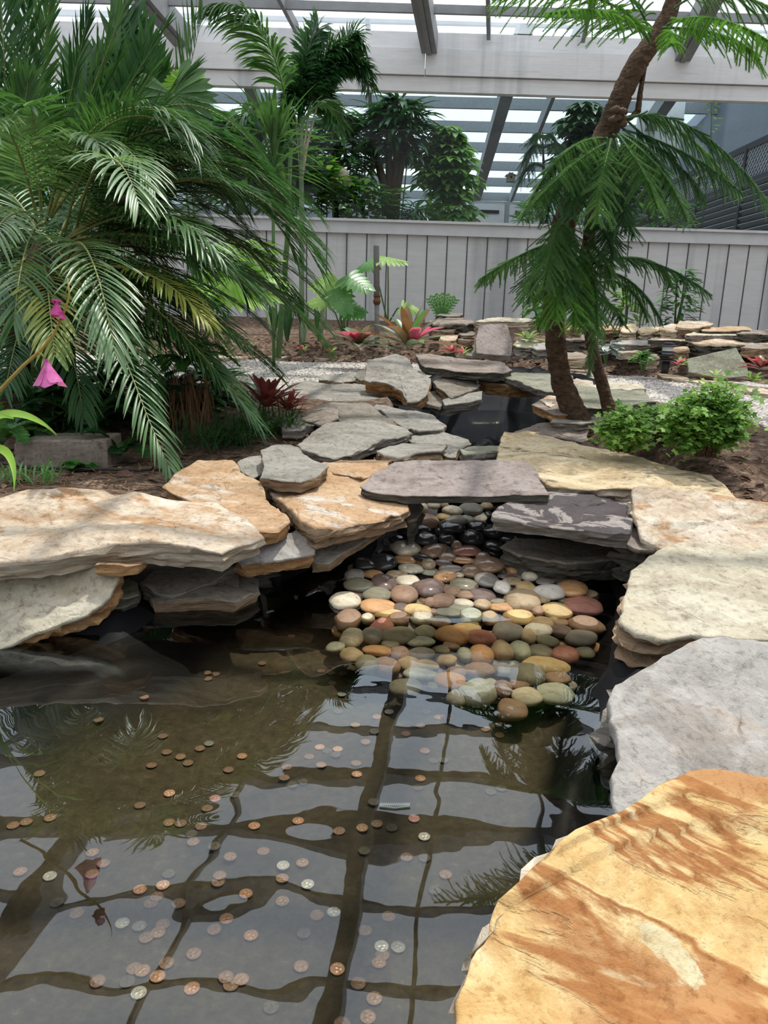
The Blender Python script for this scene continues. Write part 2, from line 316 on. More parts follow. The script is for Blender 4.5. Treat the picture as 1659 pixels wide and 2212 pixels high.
def panelmat(name='translucent_roof_panel', tr=0.60, col=(0.85, 0.9, 0.95)):
    m, nt, out = newmat(name); v = coords(nt, rnd=False)
    t = N(nt, 'ShaderNodeBsdfTransparent'); t.inputs[0].default_value = (0.95, 0.97, 1.0, 1)
    tl = N(nt, 'ShaderNodeBsdfTranslucent'); tl.inputs[0].default_value = (*col, 1)
    f = noi(nt, v, 1.3, 4, 0.6); mr = N(nt, 'ShaderNodeMapRange'); mr.inputs[3].default_value = tr*0.75; mr.inputs[4].default_value = min(1, tr*1.25)
    nt.links.new(f, mr.inputs[0])
    mx = N(nt, 'ShaderNodeMixShader'); nt.links.new(mr.outputs[0], mx.inputs[0]); nt.links.new(tl.outputs[0], mx.inputs[1]); nt.links.new(t.outputs[0], mx.inputs[2])
    nt.links.new(mx.outputs[0], out.inputs[0]); return m
M['panel'] = panelmat()
def glassmat():
    m, nt, out = newmat('mirror_pane_glass'); fr = N(nt, 'ShaderNodeFresnel'); fr.inputs['IOR'].default_value = 1.3
    t = N(nt, 'ShaderNodeBsdfTransparent'); t.inputs[0].default_value = (0.90, 0.94, 0.96, 1)
    gl = N(nt, 'ShaderNodeBsdfGlossy'); gl.inputs['Roughness'].default_value = 0.02
    mx = N(nt, 'ShaderNodeMixShader'); nt.links.new(fr.outputs[0], mx.inputs[0]); nt.links.new(t.outputs[0], mx.inputs[1]); nt.links.new(gl.outputs[0], mx.inputs[2])
    nt.links.new(mx.outputs[0], out.inputs[0]); return m
M['glass'] = glassmat()
# foliage
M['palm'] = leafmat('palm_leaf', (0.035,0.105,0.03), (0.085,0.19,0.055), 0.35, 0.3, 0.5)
M['palmlit'] = leafmat('palm_leaf_lit_grey_green', (0.11,0.22,0.09), (0.22,0.34,0.17), 0.33, 0.3, 0.6)  # lit copy: grey-green highlights put into the leaf colour
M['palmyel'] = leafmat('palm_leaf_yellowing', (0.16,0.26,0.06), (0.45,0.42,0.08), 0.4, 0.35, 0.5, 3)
M['palmdark'] = leafmat('palm_leaf_shaded', (0.02,0.075,0.025), (0.05,0.14,0.04), 0.4, 0.3, 0.4)  # dark copy for fronds in the palm's shaded interior
M['lime'] = leafmat('lime_leaf', (0.16,0.34,0.03), (0.28,0.50,0.08), 0.45, 0.45)
M['herb'] = leafmat('herb_leaf', (0.07,0.18,0.03), (0.16,0.31,0.06), 0.5, 0.35, 0.3, 12)
M['herblite'] = leafmat('herb_leaf_pale', (0.19,0.36,0.07), (0.34,0.52,0.15), 0.5, 0.35, 0.3, 12)
M['fir'] = leafmat('pine_needles', (0.07,0.18,0.055), (0.17,0.31,0.12), 0.5, 0.25, 0.3, 5)
M['firlit'] = leafmat('pine_needles_lit', (0.10,0.26,0.05), (0.18,0.37,0.08), 0.5, 0.3, 0.3, 5)  # lit copy: sunlit yellow-green put into the needle colour
M['firdark'] = leafmat('pine_needles_shaded', (0.045,0.12,0.05), (0.10,0.21,0.09), 0.5, 0.2, 0.3, 5)  # dark copy for the shaded branches and branch axes
M['dkleaf'] = leafmat('dark_glossy_leaf', (0.02,0.08,0.025), (0.06,0.17,0.05), 0.3, 0.2, 0.5, 4)
M['midleaf'] = leafmat('mid_green_leaf', (0.06,0.20,0.05), (0.14,0.34,0.09), 0.35, 0.3, 0.5, 8)
M['rachis'] = plain('palm_rachis', (0.26,0.28,0.10), 0.5)
M['rachisg'] = plain('green_stalk', (0.08,0.16,0.05), 0.5)
M['twig'] = plain('brown_twig', (0.12,0.075,0.045), 0.8)
def barkmat():
    m, nt, out = newmat('scaly_bark'); v = coords(nt, (1, 1, 1.6)); f = noi(nt, v, 26, 8, 0.75, 1.0); vo = N(nt, 'ShaderNodeTexVoronoi'); vo.inputs['Scale'].default_value = 60; nt.links.new(v, vo.inputs['Vector'])
    col = ramp(nt, f, [(0.3, (0.045,0.028,0.018)), (0.55, (0.15,0.095,0.06)), (0.75, (0.27,0.18,0.12))])
    b = bump(nt, vo.outputs['Distance'], 1.0, 0.012); b = bump(nt, f, 1.0, 0.012, b); princ(nt, out, col, 0.9, b, 0.15); return m
M['bark'] = barkmat()
M['pink'] = leafmat('pink_petal', (0.62,0.10,0.38), (0.80,0.25,0.60), 0.5, 0.3, 0.3, 40)
M['magenta'] = leafmat('magenta_petal', (0.35,0.03,0.17), (0.55,0.08,0.30), 0.5, 0.25, 0.3, 40)
M['brompink'] = leafmat('bromeliad_pink', (0.75,0.06,0.20), (0.85,0.16,0.35), 0.4, 0.3)
M['brombrown'] = leafmat('bromeliad_olive_red', (0.12,0.14,0.04), (0.28,0.13,0.07), 0.35, 0.25, 0.5, 9)
M['bromgrey'] = leafmat('bromeliad_grey_green', (0.14,0.22,0.13), (0.32,0.40,0.28), 0.4, 0.2, 0.5, 9)
M['bromred'] = leafmat('bromeliad_dark_red', (0.16,0.03,0.035), (0.34,0.08,0.08), 0.3, 0.2, 0.6, 12)
M['silverleaf'] = leafmat('silver_leaf', (0.16,0.19,0.17), (0.33,0.37,0.34), 0.4, 0.1, 0.4, 12)
M['redleaf'] = leafmat('red_leaf', (0.35,0.04,0.06), (0.6,0.12,0.14), 0.4, 0.3)
M['stalkyel'] = plain('orchid_stalk', (0.38,0.28,0.06), 0.5)
M['straw'] = plain('pine_straw', (0.26,0.15,0.085), 0.9, 0.1)
M['white'] = plain('white_paint', (0.86,0.86,0.86), 0.6, var=0.05)
# ---------------------------------------------------------------- setting
def sm(a, b, x):
    t = max(0, min(1, (x-a)/(b-a))); return t*t*(3-2*t)
def polydist(x, y, poly):               # signed distance, negative inside
    ins = False; best = 1e9; n = len(poly)
    for i in range(n):
        x1, y1 = poly[i]; x2, y2 = poly[(i+1) % n]
        if (y1 > y) != (y2 > y) and x < (x2-x1)*(y-y1)/(y2-y1)+x1: ins = not ins
        dx, dy = x2-x1, y2-y1; t = max(0, min(1, ((x-x1)*dx+(y-y1)*dy)/(dx*dx+dy*dy+1e-12)))
        best = min(best, math.hypot(x-x1-t*dx, y-y1-t*dy))
    return -best if ins else best
LOWER = [(-1.5, 0.2), (-1.4, 1.25), (-0.75, 1.66)]+[(p.x, p.y) for p in (PZ(q[0], q[1], ZW) for q in
        ((150,1290),(330,1245),(560,1225),(700,1185),(800,1150),(1060,1150),(1340,1195),(1400,1300),(1400,1450),(1400,1750),(1420,1850),(1420,2000),(1420,2212)))]+[(0.55, 0.1), (0.4, -0.6), (-1.3, -0.6)]
UPPER = [(p.x, p.y) for p in (PZ(q[0], q[1], ZU) for q in ((900,955),(1000,995),(1100,985),(1215,955),(1250,930),(1225,900),(1100,880),(960,880),(880,900)))]
CHAN = [(0.08, 2.0), (0.10, 2.75), (0.5, 2.8), (0.5, 2.0)]
GRAV = [(-9, 4.0), (-2.2, 4.0), (-0.9, 3.75), (0.2, 4.3), (1.2, 4.2), (1.5, 3.2), (1.35, 2.35), (1.3, 1.6), (1.3, -2), (9, -2), (9, 3.6), (3.2, 4.7), (1.9, 5.5), (0.6, 6.0), (-0.4, 6.1), (-2.2, 6.2), (-9, 6.2)]
RK = [
 # near right
 ('stone_slab','huge ochre and rust streaked flat stone filling the lower right corner', [(950,2400),(975,2240),(1000,2120),(1015,2060),(1045,2030),(1060,1980),(1075,1940),(1120,1900),(1180,1850),(1240,1800),(1310,1775),(1400,1720),(1455,1685),(1490,1670),(1659,1690),(1900,1700),(1950,2450)], .49,.80,.10,'ochre','s_cream'),
 ('boulder','big pale grey rock with cracks, just behind the ochre corner stone', [(1322,1700),(1335,1640),(1318,1560),(1316,1500),(1330,1470),(1372,1450),(1430,1420),(1500,1387),(1570,1383),(1800,1390),(1900,1900),(1480,1840),(1325,1765)], .90,1.33,.16,'whitegrey','s_grey'),
 ('boulder','large cream rock with brown broken front edge on the right bank', [(1338,1340),(1345,1290),(1362,1235),(1400,1200),(1485,1162),(1600,1178),(1800,1200),(1850,1400),(1659,1392),(1560,1383),(1500,1372),(1425,1385),(1370,1375)], 1.36,1.80,.10,'creamwhite','s_brown'),
 ('boulder','tan and cream block leaning above the large cream rock at the right edge', [(1367,1050),(1422,1052),(1540,1070),(1659,1090),(1850,1110),(1850,1230),(1659,1205),(1500,1180),(1430,1188),(1385,1165),(1366,1110)], 1.74,2.02,.10,'cream','s_cream'),
 ('stone_slab','dark half-wet slab overhanging the pebbles on their right', [(1062,1108),(1100,1085),(1190,1042),(1290,1036),(1460,1043),(1400,1080),(1365,1135),(1360,1160),(1325,1156),(1200,1135),(1065,1118)], 1.80,2.30,.035,'wetdark','s_grey'),
 ('stone_slab','very long pale yellow slab with brown stains below the leafy bushes', [(1072,990),(1078,955),(1088,938),(1145,935),(1240,955),(1300,965),(1390,990),(1540,1033),(1575,1055),(1592,1082),(1540,1080),(1400,1060),(1190,1050),(1150,1025),(1075,1000)], 2.02,2.95,.05,'yellow','s_cream'),
 ('stone_slab','mauve grey slab bridging the pebble stream in the middle', [(777,1052),(815,1020),(852,998),(960,993),(1140,995),(1155,1020),(1187,1072),(1060,1070),(960,1072),(880,1072),(800,1062)], 2.00,2.31,.022,'purple','s_dark'),
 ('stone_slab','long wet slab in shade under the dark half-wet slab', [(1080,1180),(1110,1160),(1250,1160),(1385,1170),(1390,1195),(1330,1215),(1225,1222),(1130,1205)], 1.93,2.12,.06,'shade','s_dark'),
 # left bank
 ('stone_slab','big cream, white and tan slab along the left bank', [(-120,1080),(0,1073),(60,1058),(160,1054),(250,1070),(330,1066),(400,1075),(470,1085),(545,1130),(573,1160),(510,1180),(480,1195),(420,1188),(330,1182),(250,1185),(180,1192),(100,1205),(20,1215),(-120,1225)], 1.50,1.97,.045,'cream','s_cream'),
 ('boulder','tilted white and rust rock hanging over the water at the left edge', [(-120,1215),(0,1216),(120,1212),(252,1225),(262,1240),(240,1290),(190,1330),(110,1360),(50,1385),(0,1410),(-130,1470)], 1.43,1.63,.09,'creamwhite','s_rust'),
 ('stone_slab','flat orange tan slab behind the right end of the big cream slab', [(352,1045),(385,1020),(430,997),(500,993),(520,1020),(562,1040),(575,1075),(628,1125),(600,1142),(560,1145),(500,1118),(430,1088),(370,1065)], 1.76,2.30,.04,'orange','s_rust'),
 ('stone_slab','orange and white streaked slab left of the pebble stream', [(575,1045),(600,1030),(700,1000),(770,1000),(850,1005),(870,1040),(885,1098),(830,1118),(740,1135),(680,1148),(648,1130),(620,1100),(590,1070)], 1.78,2.38,.055,'orange','s_brown'),
 ('stone_slab','small pale grey five-sided slab lying on top of two orange slabs', [(562,975),(600,966),(645,970),(655,980),(711,1007),(690,1030),(650,1042),(610,1040),(561,1030),(570,1005)], 2.02,2.36,.03,'grey','s_brown'),
 ('rock','small rough grey rock wedged left of the five-sided slab', [(512,1002),(540,992),(572,990),(575,1018),(548,1030),(520,1018)], 2.2,2.38,.05,'grey','s_grey'),
 ('stone_slab','white and orange edged slab under the tip of the big cream slab', [(505,1200),(560,1165),(640,1150),(682,1168),(680,1195),(600,1208),(520,1215)], 1.74,1.86,.05,'whitegrey','s_rust'),
 ('stone_slab','grey slanting slab in shade below the orange and white streaked slab', [(650,1160),(720,1140),(835,1132),(765,1180),(710,1220),(672,1218)], 1.84,2.02,.03,'grey','s_brown'),
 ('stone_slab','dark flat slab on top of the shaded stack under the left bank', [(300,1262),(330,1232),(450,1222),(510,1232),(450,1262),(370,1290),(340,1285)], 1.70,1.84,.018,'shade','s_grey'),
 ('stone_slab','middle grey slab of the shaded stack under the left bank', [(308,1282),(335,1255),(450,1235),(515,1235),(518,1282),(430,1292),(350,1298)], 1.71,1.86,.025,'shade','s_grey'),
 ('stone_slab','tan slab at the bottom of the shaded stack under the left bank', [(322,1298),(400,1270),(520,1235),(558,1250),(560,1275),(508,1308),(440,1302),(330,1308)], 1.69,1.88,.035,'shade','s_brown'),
 ('rock','small greenish rock between the rust rock and the shaded stack', [(215,1300),(250,1240),(298,1258),(300,1285),(262,1298)], 1.62,1.76,.04,'green','s_dark'),
 ('stone_slab','reddish flat stone peeping out beneath the big cream slab', [(205,1225),(230,1208),(320,1205),(300,1222),(260,1228)], 1.58,1.66,.02,'orange','s_rust'),
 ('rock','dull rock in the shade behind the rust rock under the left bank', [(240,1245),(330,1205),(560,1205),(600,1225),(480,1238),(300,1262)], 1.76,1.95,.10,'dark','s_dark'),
 # middle
 ('stone_slab','grey slab with rough front edge in the middle of the bank', [(641,960),(680,930),(709,913),(810,911),(870,922),(893,934),(860,948),(805,958),(760,978),(720,990),(690,984),(650,970)], 2.47,3.0,.045,'grey','s_grey'),
 ('rock','chunky layered tan grey rock right of the grey middle slab', [(812,972),(840,960),(870,953),(930,955),(967,962),(955,976),(900,982),(860,990),(830,985)], 2.46,2.72,.07,'grey','s_brown'),
 ('rock','flat tan rock ending at the edge of the upper pool', [(860,945),(900,936),(960,935),(1012,945),(1018,958),(990,970),(985,985),(968,985),(930,965)], 2.60,2.98,.05,'grey','s_rust'),
 ('rock','tan and grey rough rock lying behind the grey middle slab', [(697,880),(720,868),(790,872),(830,890),(892,915),(885,932),(820,920),(740,912),(705,897)], 2.98,3.4,.05,'shade','s_brown'),
 ('rock','long rounded grey rock with a mossy corner beside the upper pool', [(805,882),(812,877),(880,885),(940,900),(966,922),(950,932),(905,936),(860,915)], 2.92,3.35,.06,'grey','s_grey'),
 ('rock','dark flaky rock at the left end of the middle bank', [(650,905),(668,885),(700,868),(730,880),(732,905),(690,920)], 2.95,3.2,.07,'brown','s_dark'),
 ('stone_slab','large flat grey slate behind the dark red bromeliad', [(590,852),(630,832),(720,827),(800,836),(875,848),(862,860),(800,868),(760,872),(640,866)], 3.55,4.2,.04,'grey','s_grey'),
 ('boulder','big tilted pale grey slab standing up at the back of the bank', [(785,825),(790,800),(795,780),(855,762),(882,775),(900,800),(932,818),(925,848),(905,868),(880,868),(868,845),(835,832)], 3.5,4.1,.06,'grey','s_rust'),
 ('stone_slab','small thin slab on the gravel left of the big tilted slab', [(688,818),(700,812),(770,808),(778,820),(740,823),(690,825)], 4.1,4.35,.035,'grey','s_brown'),
 ('rock','small rough rock tucked against the big tilted slab', [(765,812),(775,800),(792,798),(795,815),(780,822)], 4.1,4.2,.05,'shade','s_brown'),
 ('stone_slab','long dark brown grey slab on top above the upper pool', [(897,766),(922,764),(1000,776),(1090,788),(1107,800),(1080,808),(990,800),(920,793),(903,780)], 3.72,4.2,.04,'brown','s_dark'),
 ('rock','triangular layered rock under the long dark top slab', [(935,825),(955,815),(1030,820),(1035,838),(1000,855),(975,862),(950,845)], 3.6,3.85,.05,'shade','s_brown'),
 ('rock','grey rock below the triangular layered rock', [(955,868),(1000,855),(1042,848),(1040,868),(1010,874),(960,880)], 3.55,3.7,.05,'grey','s_grey'),
 ('rock','grey rock in shade between the tilted slab and triangular rock', [(905,870),(925,845),(950,842),(965,865),(950,880)], 3.6,3.8,.06,'shade','s_grey'),
 ('stone_slab','reddish slab under the right end of the long dark top slab', [(1030,820),(1060,808),(1130,812),(1200,828),(1190,838),(1100,838),(1050,832)], 3.75,4.1,.05,'orange','s_rust'),
 ('stone_slab','greenish slab left of the thick pine trunk', [(1088,815),(1110,804),(1190,804),(1235,812),(1250,835),(1245,850),(1185,848),(1130,832)], 3.45,3.95,.03,'green','s_grey'),
 ('stone_slab','broad greenish slab behind the thin pine trunk', [(1222,850),(1239,842),(1391,843),(1417,874),(1330,878),(1250,880)], 3.05,3.5,.035,'green','s_dark'),
 ('stone_slab','bright cream slab half hidden behind the thin trunk', [(1272,838),(1290,828),(1350,824),(1380,830),(1396,842),(1340,848),(1280,848)], 3.5,3.8,.03,'creamwhite','s_cream'),
 ('stone_slab','small orange-edged slab between the two pine trunks', [(1225,828),(1245,818),(1280,824),(1285,835),(1250,842)], 3.55,3.75,.03,'creamwhite','s_rust'),
 ('rock','thin cream slab poking out left of the thick trunk foot', [(1165,868),(1185,858),(1240,864),(1245,876),(1185,878)], 3.1,3.3,.03,'cream','s_brown'),
 ('rock','brown slab under the thin cream slab by the upper pool', [(1148,872),(1165,865),(1235,880),(1245,895),(1200,898)], 3.0,3.2,.035,'brown','s_rust'),
 ('rock','grey rock at the foot of the thick pine trunk', [(1190,908),(1205,895),(1240,890),(1310,890),(1318,905),(1260,912)], 2.95,3.2,.05,'grey','s_grey'),
 ('stone_slab','brown grey slab in front of the thick pine trunk', [(1110,932),(1190,914),(1270,908),(1276,925),(1262,952),(1215,945),(1150,938)], 2.85,3.12,.04,'brown','s_grey'),
 ('rock','thin dark rock at the front edge of the upper pool', [(992,975),(1010,966),(1060,960),(1085,960),(1085,978),(1040,984),(1000,988)], 2.5,2.72,.05,'green','s_grey'),
 ('stone_slab','flat grey stone on the soil beside the dark red bromeliad', [(600,915),(625,898),(665,905),(680,918),(650,935),(610,935)], 2.85,3.1,.03,'grey','s_grey'),
 ('rock','flat tan rock in the gap under the five-sided slab', [(700,1010),(740,998),(850,998),(830,1020),(780,1035),(720,1030)], 2.2,2.5,.04,'orange','s_brown'),
 ('rock','brown rock in the shade behind the pebble stream', [(870,1110),(880,1090),(905,1085),(915,1100),(900,1125),(880,1130)], 2.06,2.2,.08,'brown','s_dark'),
 ('rock','wet brown rock under the right end of the half-wet slab', [(1330,1165),(1370,1140),(1420,1170),(1415,1195),(1380,1195)], 1.8,1.9,.12,'brown','s_dark'),
]

RKC = []                                # what lies under the stones is lower than the stones
for _,_,pts,Yf,Yb,th,_,_ in RK:
    dd = [(-(ray(px, py).z/ray(px, py).y), px, py) for px, py in pts]
    f = max(dd); b = min(dd); pf = P(f[1], f[2], Yf); pb = P(b[1], b[2], Yb)
    n_ = Vector((1, 0, 0)).cross(Vector((0, pb.y-pf.y, pb.z-pf.z))).normalized()
    if n_.z < 0: n_ = -n_
    W_ = []
    for px, py in pts:
        d = ray(px, py); k = (pf-Vector((0, 0, CZ))).dot(n_)/d.dot(n_); W_.append((d.x*k, d.y*k))
    RKC.append((W_, pf, n_, th, min(q[0] for q in W_)-.12, max(q[0] for q in W_)+.12, min(q[1] for q in W_)-.12, max(q[1] for q in W_)+.12))
def capz(x, y, z, extra=0.0):
    for W_, pf, n_, th, a, b, c, d in RKC:
        if a < x < b and c < y < d:
            q = polydist(x, y, W_)
            if q < 0.1:
                pz = pf.z-((x-pf.x)*n_.x+(y-pf.y)*n_.y)/n_.z
                z = min(z, pz-th*0.75-0.006-extra+max(0, q)*1.2)
    return z
def gz(x, y):
    n = noise.noise(Vector((x*1.7, y*1.7, 3.1)))*0.02+noise.noise(Vector((x*6, y*6, 1.1)))*0.006
    base = -0.13*(1-sm(-0.3, 0.5, y-2.9)) if x < 0.4 else 0.0
    gd = polydist(x, y, GRAV)
    if y > 5.0: base += sm(0.0, 0.45, gd)*0.16*sm(5.0, 5.8, y)+sm(6.6, 8.0, y)*0.14
    if gd < 0: n *= 0.35; base = base*0.3
    if x > 0.3: base -= 0.10*sm(0.3,0.9,x)*(1-sm(2.0,2.8,y))
    z = capz(x, y, base+n)
    d = min(polydist(x, y, LOWER), polydist(x, y, UPPER), polydist(x, y, CHAN))
    if d < 0.10: z = z-(1-sm(-0.06, 0.10, d))*0.62
    return z, gd
def axis(a, b, fine):
    xs = [a]
    while xs[-1] < b:
        x = xs[-1]; xs.append(x+(0.04 if fine[0] < x < fine[1] else 0.16))
    return xs
X_ = axis(-6.4, 6.4, (-1.8, 2.2)); Y_ = axis(-1.2, 8.3, (-0.2, 5.0))
g = MB(); gv = []
for y in Y_:
    for x in X_:
        z, gd = gz(x, y); g.vert((x, y, z)); gv.append(1.0-sm(-0.12, 0.12, gd))
nx = len(X_)
for j in range(len(Y_)-1):
    for i in range(nx-1): g.face((j*nx+i, j*nx+i+1, (j+1)*nx+i+1, (j+1)*nx+i))
go = g.build('floor', M['ground']); go['kind'] = 'structure'
at = go.data.attributes.new('gravel', 'FLOAT', 'POINT'); at.data.foreach_set('value', gv)
# liner
LZ_ = {}
def liner(polys, zf, rim, x0, x1, y0, y1, name, label, st=0.03, wr=0.012):
    m = MB(); idx = {}; LZ_[name] = lambda x, y: None; xs = [x0+i*st for i in range(int((x1-x0)/st)+1)]; ys = [y0+i*st for i in range(int((y1-y0)/st)+1)]
    for j, y in enumerate(ys):
        for i, x in enumerate(xs):
            d = min(polydist(x, y, p) for p in polys)
            if d > 0.09: continue
            t = sm(-(0.20+(0.30*(1-sm(-0.55, -0.05, x)) if zf < -0.4 and y > 0.9 else 0)), 0.03, d)
            q = Vector((x*5, y*5, 0)); a = noise.noise(q+Vector((0, 0, 2)))*6.0
            wk = (1-abs(noise.noise(Vector((x*3.2+math.sin(y*2), y*2.4, 5.5)))*2.2))
            zz = zf+((rim(x, y) if callable(rim) else rim)-zf)*t+wr*max(0, wk)**4*(0.7+1.2*math.sin(math.pi*min(1,t)))+0.006*noise.noise(Vector((x*2.5, y*2.5, 0)))
            idx[(i, j)] = m.vert((x, y, capz(x, y, zz, -0.004)))
    for (i, j) in list(idx):
        q = [(i, j), (i+1, j), (i+1, j+1), (i, j+1)]
        if all(k in idx for k in q): m.face(tuple(idx[k] for k in q))
    return tag(m.build(name, M['liner' if zf < -0.4 else 'blackliner']), label, 'pond liner')
liner([LOWER], ZF, -0.23, -1.7, 1.3, -0.7, 2.5, 'pond_liner', 'black pond liner with brown silt lining the large lower pool', 0.03, 0.022)
liner([UPPER], -0.20, lambda x, y: -0.03+0.13*sm(3.45, 3.75, y)*sm(0.1, 0.35, x), -0.2, 1.6, 2.6, 4.6, 'pond_liner', 'wrinkled shiny black pond liner of the small upper pool', 0.025, 0.03)
def floorz(x, y):                       # height of the silt floor of the lower pool
    d = polydist(x, y, LOWER); t = sm(-(0.20+(0.30*(1-sm(-0.55, -0.05, x)) if y > 0.9 else 0)), 0.03, d); wk = (1-abs(noise.noise(Vector((x*3.2+math.sin(y*2), y*2.4, 5.5)))*2.2))
    return ZF+(-0.23-ZF)*t+0.022*max(0, wk)**4*(0.7+1.2*math.sin(math.pi*min(1, t)))+0.006*noise.noise(Vector((x*2.5, y*2.5, 0)))
liner([CHAN], -0.37, -0.31, 0.0, 0.6, 1.95, 2.9, 'pond_liner', 'black liner under the pebble stream beneath the bridging slab', 0.03, 0.005)
def pool(poly, z, name, label):
    m = MB(); m.face(tuple(m.vert((x, y, z)) for x, y in poly)); o = m.build(name, M['water'], smooth=False)
    if o.data.polygons[0].normal.z < 0: o.data.flip_normals()
    return tag(o, label, 'water')
pool([(x, y) for x, y in LOWER], ZW, 'pool_water', 'shallow still water of the large lower pool mirroring the roof')
pool([(x, y) for x, y in UPPER], ZU, 'pool_water', 'dark water of the small upper pool behind the slabs')
# knee wall with grooved siding
ZR = CZ+0.885; ZB = 0.2
m = MB(); m.box((-6.4, YW, ZB-0.3), (6.4, YW+0.10, ZR-0.03))
wb = m.build('wall_back', M['siding'], smooth=False); wb['kind'] = 'structure'
m = MB(); x = -6.35
while x < 6.4: m.box((x, YW-0.004, ZB-0.3), (x+0.011, YW+0.001, ZR-0.10)); x += 0.203
gr = m.build('siding_groove', M['groove'], smooth=False, parent=wb)
m = MB(); m.box((-6.4, YW-0.035, ZR-0.115), (6.4, YW+0.0, ZR)); m.box((-6.4, YW-0.06, ZR-0.004), (6.4, YW+0.12, ZR+0.02))
o = m.build('trim_1', M['rail'], smooth=False); o['kind'] = 'structure'
# beams above the mirror pane
z = CZ+2.075
m = MB(); m.box((-6.4, YW-0.03, z), (6.4, YW+0.06, z+0.13)); o = m.build('trim_2', M['board'], smooth=False); o['kind'] = 'structure'
for a, b, nm in ((-6.4, 0.262, 'trim_3'), (0.27, 6.4, 'trim_4')):
    m = MB(); m.box((a, YW-0.06, z+0.138), (b, YW+0.06, z+0.36)); o = m.build(nm, M['board'], smooth=False); o['kind'] = 'structure'
m = MB(); m.box((-6.4, YW-0.02, z+0.368), (6.4, YW+0.06, z+0.51)); o = m.build('wall_upper', M['board'], smooth=False); o['kind'] = 'structure'
ZT = z+0.51
m = MB(); m.box((-6.4, YW+0.05, ZR), (6.4, YW+0.056, CZ+2.08)); o = m.build('mirror_pane', M['glass'], smooth=False); o['kind'] = 'structure'  # clear pane standing in for a mirror; the bay behind is invented
# roof: rafters, mullions, purlins, panels
SL = 0.12
def zr(y): return ZT+0.02+SL*(YW-y) if y <= YW else ZT+0.02
DXR = -math.tan(math.radians(8.0))
def roofbar(x8, y0, y1, wx, wz, dz, name, mat=None):
    m = MB(); m.bar((x8+DXR*(YW-y0), y0, zr(y0)+dz), (x8+DXR*(YW-y1), y1, zr(y1)+dz), wx, wz)
    o = m.build(name, M[mat or 'rafter'], smooth=False, parent=None); o['kind'] = 'structure'; return o
k = 5
for x8 in (-4.4, -2.05, 0.30, 2.70, 5.0):
    m = MB()
    for dx, wz in ((-0.05, 0.19), (0, 0.22), (0.05, 0.19)):
        m.bar((x8+dx, YW-0.05, zr(YW)-0.12), (x8+dx+DXR*9.2, YW-9.3, zr(YW-9.3)-0.12), 0.046, wz)
    o = m.build('trim_%d' % k, M['rafter'], smooth=False); o['kind'] = 'structure'; k += 1
for x8 in (-3.3, -0.95, 0.86, 1.75, 3.6):
    roofbar(x8, YW-0.05, -1.1, 0.035, 0.09, -0.045, 'trim_%d' % k); k += 1
ys = [7.7, 7.0, 6.3, 5.6, 4.9, 4.2, 3.5, 2.8, 2.1, 1.4, 0.7, 0.0]
for i, y in enumerate(ys):
    m = MB(); big = i in (2, 3)
    m.bar((-6.4, y, zr(y)-0.05), (6.4, y, zr(y)-0.05), 0.15 if big else 0.036, 0.10 if big else 0.07)
    o = m.build('trim_%d' % k, M['rafter'], smooth=False); o['kind'] = 'structure'; k += 1
m = MB(); a = [(-6.4, YW+0.05), (6.4, YW+0.05), (6.4, -1.2), (-6.4, -1.2)]
m.face(tuple(m.vert((x, y, zr(y)+0.012)) for x, y in a)); o = m.build('ceiling', M['panel'], smooth=False); o['kind'] = 'structure'
# invented bay behind the pane, in place of the mirror's reflection
YB = 17.0; ZE = 2.55
M['baypanel'] = panelmat('blue_tinted_panel', 0.25, (0.50, 0.58, 0.63))
M['bay'] = plain('bay_wall_paint', (0.40,0.43,0.46), 0.7, var=0.08, scale=3)
M['bayrafter'] = plain('bay_rafter', (0.30,0.33,0.35), 0.7, var=0.1)
M['bayside'] = boardmat('blue_grey_boards', (0.32,0.37,0.43))
def zb(y): return ZE+0.14+0.19*(YB-y) if y > 10.8 else ZE+0.14+0.19*(YB-10.8)
m = MB(); nx_ = [(-9, 8.3), (7, 8.3), (7, YB+0.2), (-9, YB+0.2)]
m.face(tuple(m.vert((x, y, 0.25)) for x, y in nx_)); o = m.build('floor_bay', M['ground'], smooth=False); o['kind'] = 'structure'
m = MB(); m.box((-9, YB, 0.2), (7, YB+0.1, 1.55)); m.box((-9, YB-0.03, ZE-0.42), (7, YB+0.1, ZE-0.10)); o = m.build('wall_bay_back', M['bay'], smooth=False); o['kind'] = 'structure'
m = MB(); m.box((-9, YB+0.02, 1.55), (7, YB+0.03, ZE-0.3)); m.box((-9, YB+0.02, ZE-0.15), (7, YB+0.03, ZE+0.2)); o = m.build('window_2', M['baypanel'], smooth=False); o['kind'] = 'structure'
m = MB(); m.face(tuple(m.vert(p) for p in ((-9,YB,zb(YB)),(7,YB,zb(YB)),(7,10.8,zb(10.8)),(-9,10.8,zb(10.8))))); m.face(tuple(m.vert(p) for p in ((-9,10.8,zb(10.8)),(7,10.8,zb(10.8)),(7,YW+0.1,zb(10.8)),(-9,YW+0.1,zb(10.8)))))
o = m.build('ceiling_bay', M['baypanel'], smooth=False); o['kind'] = 'structure'
for i in range(9):
    y = YB-0.35-0.78*i
    m = MB(); m.bar((-9, y, zb(y)-0.09), (7, y-0.25, zb(y-0.25)-0.09), 0.06, 0.15); o = m.build('trim_%d' % k, M['bayrafter'], smooth=False); o['kind'] = 'structure'; k += 1
for xx, wd in ((-5.6, 0.16), (-2.2, 0.16), (1.65, 0.17), (2.35, 0.05), (4.1, 0.16), (-0.4, 0.05)):
    m = MB(); m.bar((xx, YB, zb(YB)-0.14), (xx*0.86, 9.0, zb(10.8)-0.14), wd, 0.2); o = m.build('trim_%d' % k, M['bayrafter'], smooth=False); o['kind'] = 'structure'; k += 1
